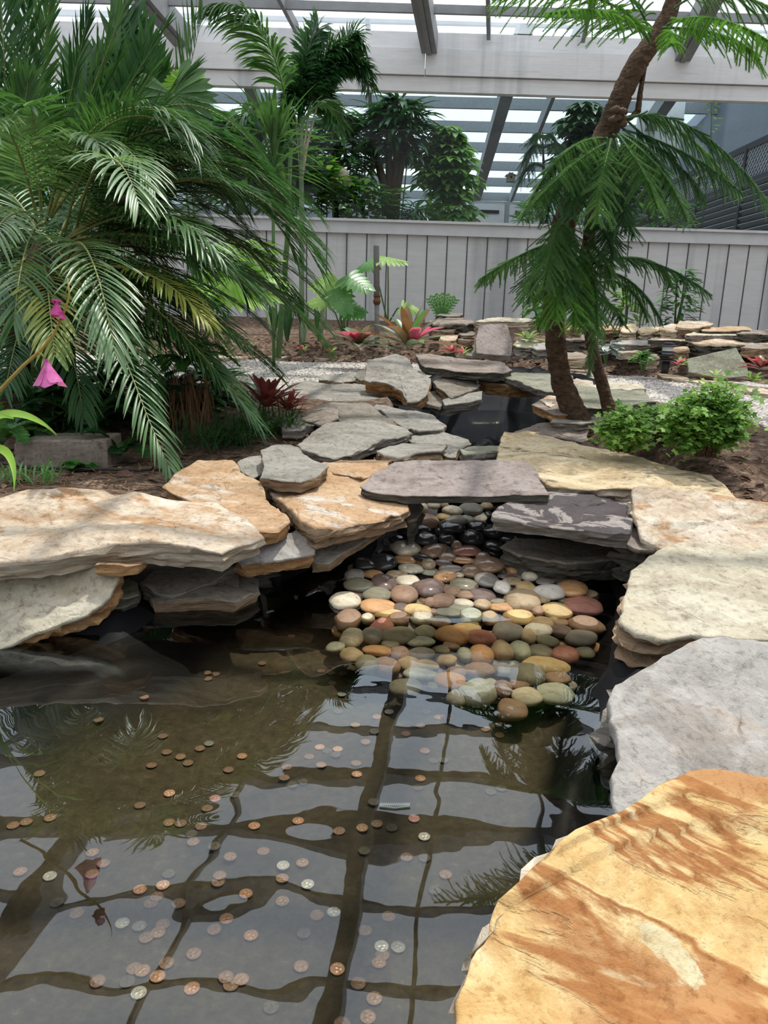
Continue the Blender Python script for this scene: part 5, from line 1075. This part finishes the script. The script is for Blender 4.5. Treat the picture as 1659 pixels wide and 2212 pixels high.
# ---- the big two-trunk pine on the right
pt = empty('norfolk_pine', (PZ(1240, 908, -0.02).x, PZ(1240, 908, -0.02).y, -0.03), 'tall pine with two leaning scaly trunks and drooping feathery branches', 'tree')
def YT(y): return 3.05+0.0002*(905-y)
def trunk(pix, name='trunk', rough=.12):
    m = MB(); pts = []; rad = []
    for i in range(len(pix)-1):
        for k in range(8):
            t = k/8; a, b = pix[i], pix[i+1]; x = a[0]+(b[0]-a[0])*t; y = a[1]+(b[1]-a[1])*t; w_ = a[2]+(b[2]-a[2])*t
            p = P(x, y, YT(y)); pts.append(p); rad.append(w_/2*(p.y)/F*R.uniform(.95, 1.05))
    p = P(pix[-1][0], pix[-1][1], YT(pix[-1][1])); pts.append(p); rad.append(pix[-1][2]/2*p.y/F)
    m.tube(pts, rad, 16, wob=rough*.5); return m.build(name, M['bark'], pt, True, pt.location)
trunk([(1255,925,60),(1235,880,52),(1215,830,46),(1203,770,42),(1198,700,42),(1197,620,44),(1205,540,46),(1222,470,48),(1252,400,50),(1290,330,50),(1322,260,46),(1345,200,40),(1380,130,40),(1418,80,36),(1445,30,30),(1470,-50,26)])
trunk([(1325,905,36),(1312,870,28),(1292,800,25),(1277,740,24),(1268,680,24),(1266,600,26),(1270,540,26),(1275,480,24),(1290,400,20)])
m = MB(); k_ = P(1325, 262, 3.1)
for i in range(6):
    q = k_+Vector((R.uniform(-.04, .03), R.uniform(-.05, 0), R.uniform(-.03, .03))); m.tube([q-Vector((.012, 0, 0)), q+Vector((.012, -.012, .004)), q+Vector((.02, -.005, .01))], [.008, .014, .006], 8, wob=.2)
m.build('burl', M['twig'], pt, True, pt.location)
trunk([(1340,262,12),(1362,255,10),(1378,240,12),(1383,200,10),(1392,150,8),(1400,90,6)], 'side_shoot')
BR = [ # start, c1, c2, end (px,py,Y), L, mat
 ((1405,95),(1370,0),(1240,-40),(1065,0),.15,'firlit',3.0,2.7),
 ((1400,85),(1360,30),(1300,10),(1180,30),.13,'firlit',3.0,2.6),
 ((1405,80),(1380,-40),(1280,-60),(1150,-30),.16,'fir',3.0,2.8),
 ((1440,55),(1500,20),(1600,40),(1690,110),.16,'firlit',3.1,2.6),
 ((1430,60),(1500,60),(1600,70),(1640,130),.14,'firlit',3.1,2.8),
 ((1455,20),(1520,-40),(1620,-20),(1720,50),.17,'fir',3.1,2.9),
 ((1430,70),(1460,60),(1450,90),(1450,95),.08,'firlit',3.0,2.7),
 ((1345,262),(1430,215),(1560,290),(1665,445),.14,'firdark',3.1,2.9),
 ((1345,280),(1420,300),(1500,330),(1600,415),.13,'firdark',3.1,3.0),
 ((1340,290),(1400,330),(1450,380),(1485,478),.12,'fir',3.0,2.7),
 ((1335,290),(1370,340),(1400,380),(1420,450),.11,'fir',3.0,2.6),
 ((1310,300),(1260,290),(1190,330),(1125,475),.13,'fir',3.05,2.8),
 ((1310,310),(1260,330),(1200,390),(1155,440),.12,'fir',3.0,2.6),
 ((1300,320),(1270,360),(1240,400),(1235,470),.12,'firdark',3.0,2.6),
 ((1320,300),(1310,350),(1290,400),(1290,480),.12,'fir',3.0,2.55),
 ((1330,300),(1340,350),(1345,400),(1350,500),.11,'firdark',3.0,2.7),
 ((1280,340),(1230,340),(1190,380),(1180,480),.11,'firdark',3.1,2.9),
 ((1330,290),(1375,290),(1430,330),(1450,420),.12,'firdark',3.1,2.8),
 ((1215,520),(1160,530),(1100,560),(1035,605),.10,'fir',3.0,2.85),
 ((1215,510),(1180,530),(1150,580),(1140,655),.11,'fir',3.0,2.6),
 ((1215,520),(1190,540),(1200,600),(1200,690),.13,'firlit',2.95,2.55),
 ((1215,470),(1200,480),(1190,540),(1175,620),.13,'fir',2.95,2.55),
 ((1225,480),(1230,500),(1215,560),(1215,640),.13,'fir',2.95,2.6),
 ((1265,540),(1250,560),(1235,620),(1240,705),.12,'firlit',3.0,2.6),
 ((1270,520),(1290,540),(1310,560),(1320,600),.10,'fir',3.0,2.75),
 ((1270,560),(1285,590),(1290,640),(1290,720),.11,'fir',3.0,2.6),
 ((1275,570),(1340,540),(1440,560),(1537,638),.11,'firdark',3.05,2.95),
 ((1275,600),(1320,570),(1380,600),(1430,695),.10,'firdark',3.05,2.9),
 ((1275,480),(1300,490),(1320,510),(1325,560),.11,'firdark',3.05,2.7),
 ((1270,600),(1250,620),(1265,680),(1272,700),.10,'fir',2.95,2.6),
 ((1275,640),(1300,640),(1330,660),(1345,700),.09,'firdark',3.05,2.8),
 ((1275,700),(1290,720),(1275,760),(1272,810),.04,'fir',3.0,2.9),
 ((1205,640),(1190,650),(1170,690),(1165,700),.06,'firlit',2.95,2.7),
 ((1260,390),(1290,380),(1330,420),(1370,510),.12,'firdark',3.0,2.7),
]
rr = random.Random(77)
for q in list(BR):
    if 250 < q[0][1] < 620 and len(BR) < 58:
        j = lambda k: rr.uniform(-k, k)
        BR.append(((q[0][0]+j(12), q[0][1]+j(25)), (q[1][0]+j(25), q[1][1]+j(25)), (q[2][0]*.9+q[0][0]*.1+j(35), q[2][1]+j(35)), (q[3][0]*.78+q[0][0]*.22+j(40), q[3][1]*.85+q[0][1]*.15+j(40)), q[4]*.95, rr.choice(['fir', 'firdark', 'firdark']), 3.1, q[7]+rr.uniform(.0, .3)))
for i, (a, b, c, d, L, mt, Ya, Yb_) in enumerate(BR):
    ps = [P(q[0], q[1], Ya+(Yb_-Ya)*k/3) for k, q in enumerate((a, b, c, d))]
    pinebranch(pt, ps, L*.88, mt, Ln=.0105, hang=.5, dens=330, seed=i, asym=1)

# ---- leafy bushes at the right
def herb(label, cx, cy, Y, rx, rz, n, mat, mat2, seed, base_py, ls=.0125):
    rr = random.Random(seed); c = P(cx, cy, Y); b = P(cx, base_py, Y); e_ = empty('leafy_bush', b, label, 'bush')
    ms = MB(); ml = MB()
    for i in range(n):
        a = rr.uniform(0, 6.28); el = rr.uniform(-.75, 1.45); r_ = rr.uniform(.55, 1.0)
        r_ *= rr.choice((.8, .9, 1, 1, 1.15, 1.3))
        t = c+Vector((math.cos(a)*math.cos(el)*rx*r_, math.sin(a)*math.cos(el)*rx*r_*.8, math.sin(el)*rz*r_))
        t.z = max(t.z, b.z+.015)
        p0 = b+Vector((rr.uniform(-.03, .03), rr.uniform(-.03, .03), 0)); mid = (p0+t)/2+Vector((0, 0, .05)); 
        cur = [p0.lerp(mid, k/3).lerp(mid.lerp(t, k/3), k/3) for k in range(4)]
        ms.tube(cur, [.0016, .0014, .0012, .0008], 4, 0)
        for k in range(30):
            u = rr.uniform(.5, 1.06); q = cur[0].lerp(mid, u).lerp(mid.lerp(t, u), u)+Vector((rr.gauss(0, .022), rr.gauss(0, .022), rr.gauss(0, .014)))
            mi = 1 if rr.random() < (.45 if q.z > c.z else .2) else 0; nn = Vector((rr.gauss(0, .45), rr.gauss(-.25, .45), 1)).normalized(); tz = nn.cross(Vector((math.cos(a), math.sin(a), 0.1))).normalized(); bz = nn.cross(tz); s_ = ls*rr.uniform(.6, 1.2)  # colour mix shifts with height: a painted darker underside on the large bush
            ids = []
            for w_ in range(9):      # lobed leaflet
                an = -2.3+4.6*w_/8; rad = s_*(1.0 if w_ % 2 == 0 else .66); ids.append(ml.vert(q+tz*(math.sin(an)*rad)+bz*(math.cos(an)*rad)+nn*(rr.uniform(-.08, .08)*s_)))
            o0 = ml.vert(q-bz*s_*.3)
            for w_ in range(8): ml.face((o0, ids[w_], ids[w_+1]), mi)
    ms.build('stems', M['twig'], e_, True, b); ml.build('foliage', [M[mat], M[mat2]], e_, True, b)
herb('large lacy green bush beside the gravel path at the right', 1520, 918, 2.35, .125, .115, 210, 'herb', 'herblite', 1, 985)
herb('small pale green bush in front of the thin pine trunk', 1348, 932, 2.5, .072, .062, 75, 'herblite', 'herb', 2, 975, .014)
herb('low green tuft between the pale bush and the large lacy bush', 1430, 912, 2.6, .055, .045, 35, 'herb', 'herb', 3, 950)
# wall shrubs
shrub('wall_shrub', 'upright glossy shrub with a pale tip against the siding at the right', 'shrub', P(1458, 712, 6.6), P(1478, 585, 6.6), .17, 190, .12, .035, 'dkleaf', 3, .7, mat2='midleaf', seed=21, taper=.05)
shrub('wall_shrub', 'pale upright shrub against the siding behind the pine branch', 'shrub', P(1350, 715, 6.6), P(1350, 605, 6.6), .13, 110, .12, .04, 'herblite', 2, .8, mat2='midleaf', seed=22, taper=.05)
shrub('wall_shrub', 'dark leafy shrub against the siding left of the thick trunk', 'shrub', P(1165, 712, 6.6), P(1165, 620, 6.6), .14, 110, .13, .045, 'midleaf', 2, .9, seed=23, taper=.05)
def spears(name, label, cat, base, n, L, W, mat, spread, droop=.2, seed=0, mats=None):
    rr = random.Random(seed); e_ = empty(name, base, label, cat); 
    for i in range(n):
        m = MB(); a = 2*math.pi*i/n+rr.uniform(-.3, .3); s_ = spread*rr.uniform(.4, 1.1)
        m.leaf(Vector(base)+Vector((math.cos(a)*.01, math.sin(a)*.01, -.01)), Vector((math.cos(a)*s_, math.sin(a)*s_, 1)), Vector((-math.cos(a), -math.sin(a), .2)), L*rr.uniform(.7, 1.1), W*rr.uniform(.85, 1.1), droop, 8, .35, 0)
        m.build('leaf', M[(mats[i % len(mats)] if mats else mat)], e_, True, e_.location)
    return e_
zz_ = empty('upright_plant', P(953, 690, 6.6), 'small upright glossy plant on the far wall below the siding', 'plant')
for i in range(6):
    a = -.6+.24*i; m = MB(); d = Vector((math.sin(a), -.1, math.cos(a))); p0 = Vector(zz_.location)
    m.tube([p0, p0+d*.1, p0+d*.2], [.006, .005, .003], 6)
    for k in range(7):
        for s_ in (-1, 1): m.leaf(p0+d*(.03+.026*k), d*.9+Vector((math.cos(a)*s_, -.2, -math.sin(a)*s_)), Vector((0, -1, .3)), .045, .017, .1, 4, .2, 1)
    m.build('frond', [M['rachisg'], M['midleaf']], zz_, True, zz_.location)
snk = [(620, 735, 6.3, 8, .42, .05), (655, 738, 6.2, 6, .34, .05), (690, 735, 6.4, 6, .32, .06), (590, 735, 6.3, 5, .36, .05)]
for i, (x, y, Y, n, L, W) in enumerate(snk):
    spears('snake_plant', ['tall dark banded snake plant left of the split-leaf plant', 'snake plant with pale edges beside the slim palm stem', 'broad pale snake plant under the split leaves', 'snake plant half hidden by the palm tips on the left'][i], 'snake plant', P(x, y, Y), n, L, W, 'dkleaf', .22, .05, i+40, mats=['dkleaf', 'bromgrey'] if i else ['dkleaf'])
# split-leaf plants
mo = empty('split_leaf_plant', P(745, 735, 6.3), 'split-leaf plant with big notched pale green leaves left of the pipe', 'plant')
def monst(c, r, nrm, tip, mat):
    m = MB(); nrm = Vector(nrm).normalized(); u = Vector(tip)-nrm*Vector(tip).dot(nrm); u.normalize(); v = nrm.cross(u); c = Vector(c)
    for s_ in (-1, 1):
        for k in range(7):
            t = k/6; p = c+u*(r*(-.35+1.1*t)); a = math.radians(100-62*t)
            d = u*math.cos(a)+v*(s_*math.sin(a)); m.leaf(p, d, nrm, r*(.95-.45*t), r*.30, .35, 5, .15, 0, lambda q: .8 if q < .75 else .6*(1-q)/.25+.15)
    m.tube([Vector(mo.location), (Vector(mo.location)+c)/2+Vector((0, .08, .06)), c], [.007, .006, .004], 6, 1)
    m.build('leaf', [M[mat], M['rachisg']], mo, True, mo.location)
monst(P(712, 610, 6.2), .16, (.1, -.7, .8), (-.6, -.4, -.3), 'herblite'); monst(P(765, 605, 6.1), .16, (.1, -.6, .7), (.8, -.4, -.5), 'midleaf')
monst(P(735, 640, 6.1), .15, (0, -.9, .4), (.4, -.3, -.8), 'midleaf'); monst(P(700, 650, 6.3), .13, (0, -.7, .8), (-.8, -.3, -.2), 'herblite'); monst(P(757, 670, 6.2), .12, (0, -.8, .5), (.9, 0, -.3), 'midleaf')
m_ = mo; mo = empty('split_leaf_plant', P(838, 700, 6.45), 'taller split-leaf plant rising behind the grey pipe', 'plant')
monst(P(838, 560, 6.45), .15, (.1, -.4, 1), (1, -.2, .2), 'herblite'); monst(P(800, 572, 6.5), .11, (-.2, -.7, .8), (-.9, -.2, -.5), 'midleaf'); monst(P(878, 665, 6.4), .1, (.1, -.7, .7), (.8, -.2, -.1), 'herblite')
# bromeliads
def brom(label, px, py, Y, n, L, W, outer, inner, ninner, seed, grp=None, el=(.25, 1.2)):
    rr = random.Random(seed); b = P(px, py, Y); e_ = empty('bromeliad', b, label, 'bromeliad', grp)
    pr = lambda t: (.75+.25*math.sin(math.pi*t)) if t < .7 else max(.06, (1-t)/.3)**.6
    for i in range(n):
        a = i*2.4+rr.uniform(-.2, .2); el_ = el[0]+(el[1]-el[0])*(i/n); m = MB(); d = Vector((math.cos(a)*math.cos(el_), math.sin(a)*math.cos(el_), math.sin(el_)))
        m.leaf(b+d*.01, d, Z, L*rr.uniform(.8, 1.1)*(1.05-.35*i/n), W, .55, 8, .35, 0, pr); m.build('leaf', M[outer[i % len(outer)]], e_, True, b)
    for i in range(ninner):
        a = i*2.4; d = Vector((math.cos(a)*.9, math.sin(a)*.9, .75)); m = MB()
        m.leaf(b+Vector(inner[1]), d, Z, L*.62, W*1.1, .5, 6, .3, 0, pr); m.build('inner_leaf', M[inner[0]], e_, True, b)
    return e_
brom('bromeliad with a bright pink heart lying left of the pipe base', 772, 750, 5.3, 20, .25, .065, ['bromgrey', 'brombrown', 'bromgrey'], ('brompink', (-.02, -.05, .035)), 12, 1)
brom('taller olive and rust bromeliad with a small pink heart', 882, 750, 5.2, 22, .36, .065, ['brombrown', 'bromgrey', 'midleaf', 'brombrown'], ('brompink', (.03, -.06, .04)), 7, 2, el=(.3, 1.4))
brom('dark red bromeliad at the edge of the middle bank', 575, 882, 2.95, 22, .17, .028, ['bromred'], ('bromred', (0, 0, .02)), 4, 3, el=(.5, 1.4))
brom('small dark red bromeliad on the big flat grey slate', 622, 888, 2.95, 14, .12, .024, ['bromred'], ('bromred', (0, 0, .01)), 3, 4)
brom('small reddish spiky bromeliad left of the leaning mauve slab', 975, 762, 5.6, 14, .10, .02, ['bromred', 'redleaf'], ('redleaf', (0, 0, .01)), 3, 5)
brom('little green and cream plant between the mauve slab and thick trunk', 1140, 735, 5.7, 10, .12, .04, ['herblite', 'bromgrey'], ('redleaf', (0, 0, .01)), 2, 6)
brom('red caladium-like leafy plant at the far right edge', 1645, 800, 4.8, 14, .16, .05, ['redleaf', 'bromred', 'brombrown'], ('redleaf', (0, 0, .02)), 5, 7)
brom('pale green and white small plant in front of the red leafy plant', 1628, 825, 4.6, 9, .10, .03, ['herblite', 'creamwhite'], ('herblite', (0, 0, .01)), 3, 8)
brom('white and pink tufted plant right of the path lamp', 1468, 790, 5.1, 12, .08, .025, ['creamwhite', 'brompink', 'herblite'], ('creamwhite', (0, 0, .01)), 3, 9)
brom('tiny pale spiky plant on the edging before the leaning slab', 1545, 815, 4.9, 10, .09, .018, ['creamwhite', 'herblite'], ('creamwhite', (0, 0, .01)), 2, 10)
shrub('silver_begonia', 'plant with pointed silvery leaves beside the thin trunk', 'plant', P(1310, 772, 5.4), P(1312, 735, 5.4), .12, 40, .09, .05, 'silverleaf', 2, .5, seed=31, taper=.1)
shrub('small_fern', 'small fresh green toothed plant left of the path lamp', 'plant', P(1390, 790, 5.2), P(1390, 760, 5.2), .08, 60, .055, .028, 'midleaf', 2, .5, seed=32, mat2='lime', taper=.1)
for i, (x, y, Y) in enumerate(((535, 752, 6.0), (600, 755, 6.0), (655, 757, 6.0), (715, 762, 5.9), (1000, 765, 5.6), (1285, 752, 5.7))):
    brom(['pink-white tuft at the path edge, leftmost under the fronds', 'pink-white tuft at the path edge, below the snake plants', 'pink-white tuft at the path edge, below the slim palm', 'pale tuft at the path edge left of the pink bromeliad', 'pink tuft below the little cream rock', 'reddish tuft at the foot of the thin trunk behind the path'][i], x, y, Y, 9, .08, .018, ['creamwhite', 'redleaf', 'herblite'], ('redleaf', (0, 0, .01)), 2, 50+i, 'low tufts along the path edge')
# understorey on the left: ferns, grasses, strap leaves
def fern(label, px, py, Y, n, L, seed, mat='midleaf', name='sword_fern', tipz=.3):
    rr = random.Random(seed); b = P(px, py, Y); e_ = empty(name, b, label, 'fern')
    for i in range(n):
        a = 2*math.pi*i/n+rr.uniform(-.3, .3); l = L*rr.uniform(.7, 1.1); q = b+Vector((math.cos(a)*l*.8, math.sin(a)*l*.5, l*rr.uniform(-.1, tipz)))
        fr(e_, b, q, .035, mat, arch=.35, n=26, W=.014, ang=(80, 60), droop=.1, start=.1, rw=.002, seg=3, rmat='rachisg', rr=rr)
fern('sword fern in the shade behind the stone block', 190, 945, 2.75, 10, .30, 1, 'dkleaf', tipz=.7)
fern('fern at the left edge below the orchid stalk', 5, 960, 2.5, 8, .25, 2, 'midleaf', tipz=.5)
fern('fern with hanging fronds right of the long palm frond', 400, 800, 2.9, 9, .28, 3, 'midleaf', tipz=.4)
fern('small fern sprig in front of the stone block', 175, 1015, 2.38, 4, .07, 4, 'midleaf')
fern('fern on the pine straw right of the stone block', 260, 985, 2.5, 8, .16, 5, 'dkleaf', tipz=.6)
fern('fern in the deep shade under the palm', 320, 900, 2.9, 10, .3, 6, 'dkleaf', tipz=.7)
fern('fern in the shade at the far left behind the orchid', 70, 880, 2.8, 10, .3, 8, 'dkleaf', tipz=.8)
for i, (x, y, Y, s_) in enumerate(((130, 900, 2.9, 0), (250, 850, 3.1, 1), (380, 880, 3.2, 2), (60, 800, 3.2, 3), (450, 860, 3.3, 4))):
    shrub('shade_plant', ['dark broad-leaved plant behind the stone block', 'dark broad-leaved plant under the middle fronds', 'dark leafy clump under the palm towards the middle bank', 'dark leafy clump behind the orchid flowers', 'dark leafy clump near the dark red bromeliad'][i], 'plant', P(x, y+50, Y), P(x, y-60, Y), .2, 130, .12, .05, 'dkleaf', 3, .6, seed=60+i, taper=.05)
def grass(label, px, py, Y, n, L, mat, seed, spread=.6, W=.006):
    rr = random.Random(seed); b = P(px, py, Y); m = MB()
    for i in range(n):
        a = rr.uniform(0, 6.28); s_ = rr.uniform(.1, 1)*spread; m.leaf(b+Vector((rr.uniform(-.09, .09), rr.uniform(-.05, .05), -.01)), Vector((math.cos(a)*s_, math.sin(a)*s_, 1)), Vector((-math.cos(a), -math.sin(a), .2)), L*rr.uniform(.6, 1.1), W, 1.5, 6, .3)
    o = m.build('grass_clump', M[mat], origin=b); tag(o, label, 'grass'); return o
grass('fine leaved grassy clump at the left of the middle bank', 590, 945, 2.95, 150, .22, 'palm', 1)
grass('grassy clump between the palm tip and middle bank', 500, 960, 2.8, 100, .18, 'palmdark', 2)
grass('grassy clump hanging over the soil near the orange tan slab', 430, 965, 2.7, 60, .16, 'palmdark', 3)
grass('short grass on the pine straw at the far left', 50, 1035, 2.15, 60, .08, 'midleaf', 4)
# dead hanging palm skirt
m = MB(); rr = random.Random(9)
for i in range(120):
    p = P(rr.uniform(355, 455), rr.uniform(790, 880), 2.95+rr.uniform(-.05, .1)); m.leaf(p, Vector((rr.uniform(-.3, .3), rr.uniform(-.2, .1), -1)), Vector((0, -1, 0)), rr.uniform(.15, .3), .005, .2, 4, .2)
o = m.build('dead_fronds', M['straw'], origin=P(400, 900, 2.95)); tag(o, 'tuft of brown dead fronds hanging behind the long palm frond', 'dead leaves')
# strap leaves and orchid stalk in the left foreground
st = empty('strap_leaf_plant', P(-70, 1000, 1.7), 'plant with long light green strap leaves reaching in from the left edge', 'plant')
for q, w_ in (([(-70,1000),(-40,860),(60,880),(122,940)], .022), ([(-70,1010),(0,930),(40,980),(30,1062)], .02), ([(-70,1000),(-50,900),(-20,890),(30,905)], .018)):
    m = MB(); ps = [P(x, y, 1.75-.05*k) for k, (x, y) in enumerate(q)]; prev = None
    for i in range(19):
        t = i/18; p = bez(*ps, t); T = (bez(*ps, min(1, t+.03))-bez(*ps, max(0, t-.03))).normalized(); sd = T.cross(Vector((.1, -.8, .6))).normalized(); hw = w_*.5*(math.sin(math.pi*min(.98, .2+.79*t)))
        cur = (m.vert(p-sd*hw+Vector((0, 0, .002))), m.vert(p-Vector((0, 0, .002))), m.vert(p+sd*hw+Vector((0, 0, .002))))
        if prev: m.face((prev[0], prev[1], cur[1], cur[0])); m.face((prev[1], prev[2], cur[2], cur[1]))
        prev = cur
    m.build('leaf', M['lime'], st, True, st.location)
oc = empty('orchid_stem', P(-60, 900, 1.5), 'yellowish orchid stem with two pink drooping flowers at the left edge', 'orchid')
ps = [(-60,900),(0,843),(50,790),(88,757),(118,720),(140,670),(150,640),(146,601)]
m = MB(); m.tube([P(x, y, 1.5) for x, y in ps], [.0038,.0038,.0034,.0032,.0028,.0024,.0017,.001], 8); m.build('stem', M['stalkyel'], oc, True, oc.location)
for x, y, cx in ((84, 762, 96), (138, 690, 118)):
    m = MB(); m.tube([P(x, y, 1.5), P((x+cx)/2-(8 if cx > 100 else 0), y+(3 if cx < 100 else 5), 1.49), P(cx if cx < 100 else 110, y+(12 if cx < 100 else -18), 1.49)], .0016, 6); m.build('flower_stalk', M['stalkyel'], oc, True, oc.location)
def bell(c, down, L, W, mat, name):
    m = MB(); down = down.normalized(); 
    s1 = down.cross(Vector((0, 1, 0))).normalized(); s2 = down.cross(s1)
    for k in range(5):
        a = 2*math.pi*k/5+.3; r_ = s1*math.cos(a)+s2*math.sin(a); m.leaf(c, down+r_*.55, r_, L*R.uniform(.85, 1.12), W*R.uniform(.7, 1.1), R.uniform(-.2, .2), 7, -.6, 0, lambda t: .15+.95*t if t < .8 else 1-(t-.8)*3.5, .1)
    m.build(name, M[mat], oc, True, oc.location)
bell(P(99, 775, 1.49), Vector((.12, 0, -1)), .062, .042, 'pink', 'flower'); bell(P(124, 650, 1.49), Vector((-.1, 0, -1)), .034, .024, 'magenta', 'flower_bud')
bell(P(122, 668, 1.5), Vector((.1, 0, 1)), .020, .026, 'magenta', 'flower_bud')
# ---------------------------------------------------------------- small things
pp = empty('metal_pipe', P(814, 715, 6.4), 'upright grey metal pipe with a rusty joint standing before the siding', 'pipe')
m = MB(); m.tube([P(815, 760, 6.4), P(814, 655, 6.4)], .020, 14); m.build('lower_pipe', M['steel'], pp, True, pp.location)
m = MB(); m.tube([P(814, 655, 6.4), P(813, 532, 6.4), P(813, 530, 6.4)], [.0235, .0235, .022], 14); m.build('upper_pipe', M['steel'], pp, True, pp.location)
m = MB(); a = P(814, 657, 6.4); m.tube([a, a+Z*.012, a+Z*.013, a+Z*.035, a+Z*.036, a+Z*.06, a+Z*.061, a+Z*.07], [.027, .027, .031, .031, .026, .026, .030, .030], 14); m.build('joint', M['rust'], pp, True, pp.location)
lp = empty('path_lamp', P(1438, 795, 5.15), 'small black tiered path lamp in front of the far stone wall', 'lamp')
b = Vector(P(1438, 790, 5.15)); K = 5.15/F
def tier(z, r, h, name, mt='black'):
    m = MB(); m.tube([b+Z*(z*K), b+Z*((z+h*.3)*K), b+Z*((z+h)*K)], [r*K, r*K, r*K*.55], 20); m.build(name, M[mt], lp, True, lp.location)
m = MB(); m.tube([b-Z*.05, b+Z*(12*K)], 8*K, 14); m.build('post', M['black'], lp, True, lp.location)
tier(10, 21, 4, 'base_ring'); tier(20, 20, 4, 'louvre'); tier(27, 19, 4, 'louvre'); tier(40, 20, 5, 'cap'); tier(45, 13, 4, 'finial')
m = MB(); m.tube([b+Z*(24*K), b+Z*(41*K)], 11*K, 14); m.build('lens', M['white'], lp, True, lp.location)
# drip hose on the soil
m = MB(); hp = [PZ(x, y, -0.118) for x, y in ((-80,990),(0,1000),(60,1010),(160,1012),(240,1014),(300,1016),(360,1012),(420,1008))]
m.tube(hp, .0045, 8); o = m.build('drip_hose', M['black'], origin=hp[0]); tag(o, 'thin black drip hose lying in front of the stone block', 'hose')
# pine straw, leaf litter, gravel: uncountable
def scatter(poly, n, fn, seed):
    rr = random.Random(seed); x0 = min(p[0] for p in poly); x1 = max(p[0] for p in poly); y0 = min(p[1] for p in poly); y1 = max(p[1] for p in poly); k = 0; t = 0
    while k < n and t < n*12:
        t += 1; x = rr.uniform(x0, x1); y = rr.uniform(y0, y1)
        if polydist(x, y, poly) > 0: continue
        z, gd = gz(x, y)
        if fn(x, y, z, gd, rr): k += 1
m = MB(); SL_ = [(-1.6, 1.85), (-0.5, 1.95), (0.0, 2.5), (0.1, 3.3), (-1, 3.6), (-2.6, 3.6)]
def straw(x, y, z, gd, rr):
    if min(polydist(x, y, LOWER), polydist(x, y, UPPER)) < .08: return False
    a = rr.uniform(0, 6.28); l = rr.uniform(.03, .09); m.leaf((x, y, z+.006+rr.uniform(0, .01)), Vector((math.cos(a), math.sin(a), rr.uniform(-.05, .25))), Z, l, .0028, .3, 3, .3); return True
scatter(SL_, 2600, straw, 1)
SR = [(0.75, 1.6), (0.62, 2.4), (0.75, 3.0), (1.1, 3.1), (1.45, 2.5), (1.4, 1.6)]; scatter(SR, 900, straw, 2)
o = m.build('pine_straw', M['straw'], origin=(0, 2, 0)); tag(o, 'brown pine straw scattered on the soil around the palm and bushes', 'pine straw', kind='stuff')
m = MB()
def chip(x, y, z, gd, rr):
    a = rr.uniform(0, 6.28); m.leaf((x, y, z+.006), Vector((math.cos(a), math.sin(a), rr.uniform(-.1, .5))), Vector((rr.gauss(0, .5), rr.gauss(0, .5), 1)), rr.uniform(.02, .06), rr.uniform(.012, .03), .3, 3, .2, rr.choice((0, 0, 1))); return True
scatter([(-2.5, 6.05), (0.6, 5.95), (2, 5.4), (4.5, 4.4), (4.5, 5.4), (2, 6.4), (-2.5, 6.6)], 1800, chip, 3); scatter(SL_, 260, chip, 4); scatter(SR, 200, chip, 5)
M['drymulch'] = plain('dry_leaf_mulch', (0.30,0.20,0.14), 0.9, var=.4, scale=20); M['drymulch2'] = plain('dark_leaf_mulch', (0.13,0.07,0.05), 0.9, var=.4, scale=20)
o = m.build('leaf_mulch', [M['drymulch2'], M['drymulch']], origin=(0, 5, 0)); tag(o, 'dry brown leaf mulch over the planting beds', 'mulch', kind='stuff')
m = MB()
def pebb(x, y, z, gd, rr):
    if gd > .03: return False
    s = rr.uniform(.004, .010); c = Vector((x, y, z+.003)); ids = [m.vert(c+Vector((math.cos(q*1.257+s*900)*s*rr.uniform(.7, 1.2), math.sin(q*1.257+s*900)*s*rr.uniform(.7, 1.2), 0))) for q in range(5)]
    t = m.vert(c+Z*s*.7+Vector((rr.gauss(0, .3*s), rr.gauss(0, .3*s), 0))); mi = rr.randrange(3)
    for q in range(5): m.face((ids[q], ids[(q+1) % 5], t), mi)
    return True
scatter([(-2.0, 4.0), (0.2, 4.2), (1.2, 4.0), (1.2, 2.0), (2.2, 2.0), (3.5, 3.8), (2.6, 4.6), (1, 5.8), (-1.8, 6.1)], 9000, pebb, 6)
GM = [plain('gravel_bit_%s' % n_, c, .9, .1, var=.2) for n_, c in (('pale', (.62,.58,.53)), ('mid', (.40,.36,.33)), ('dark', (.24,.21,.20)))]
o = m.build('path_gravel', GM, smooth=False, origin=(0, 4, 0)); tag(o, 'loose pale gravel covering the garden path', 'gravel', kind='stuff')
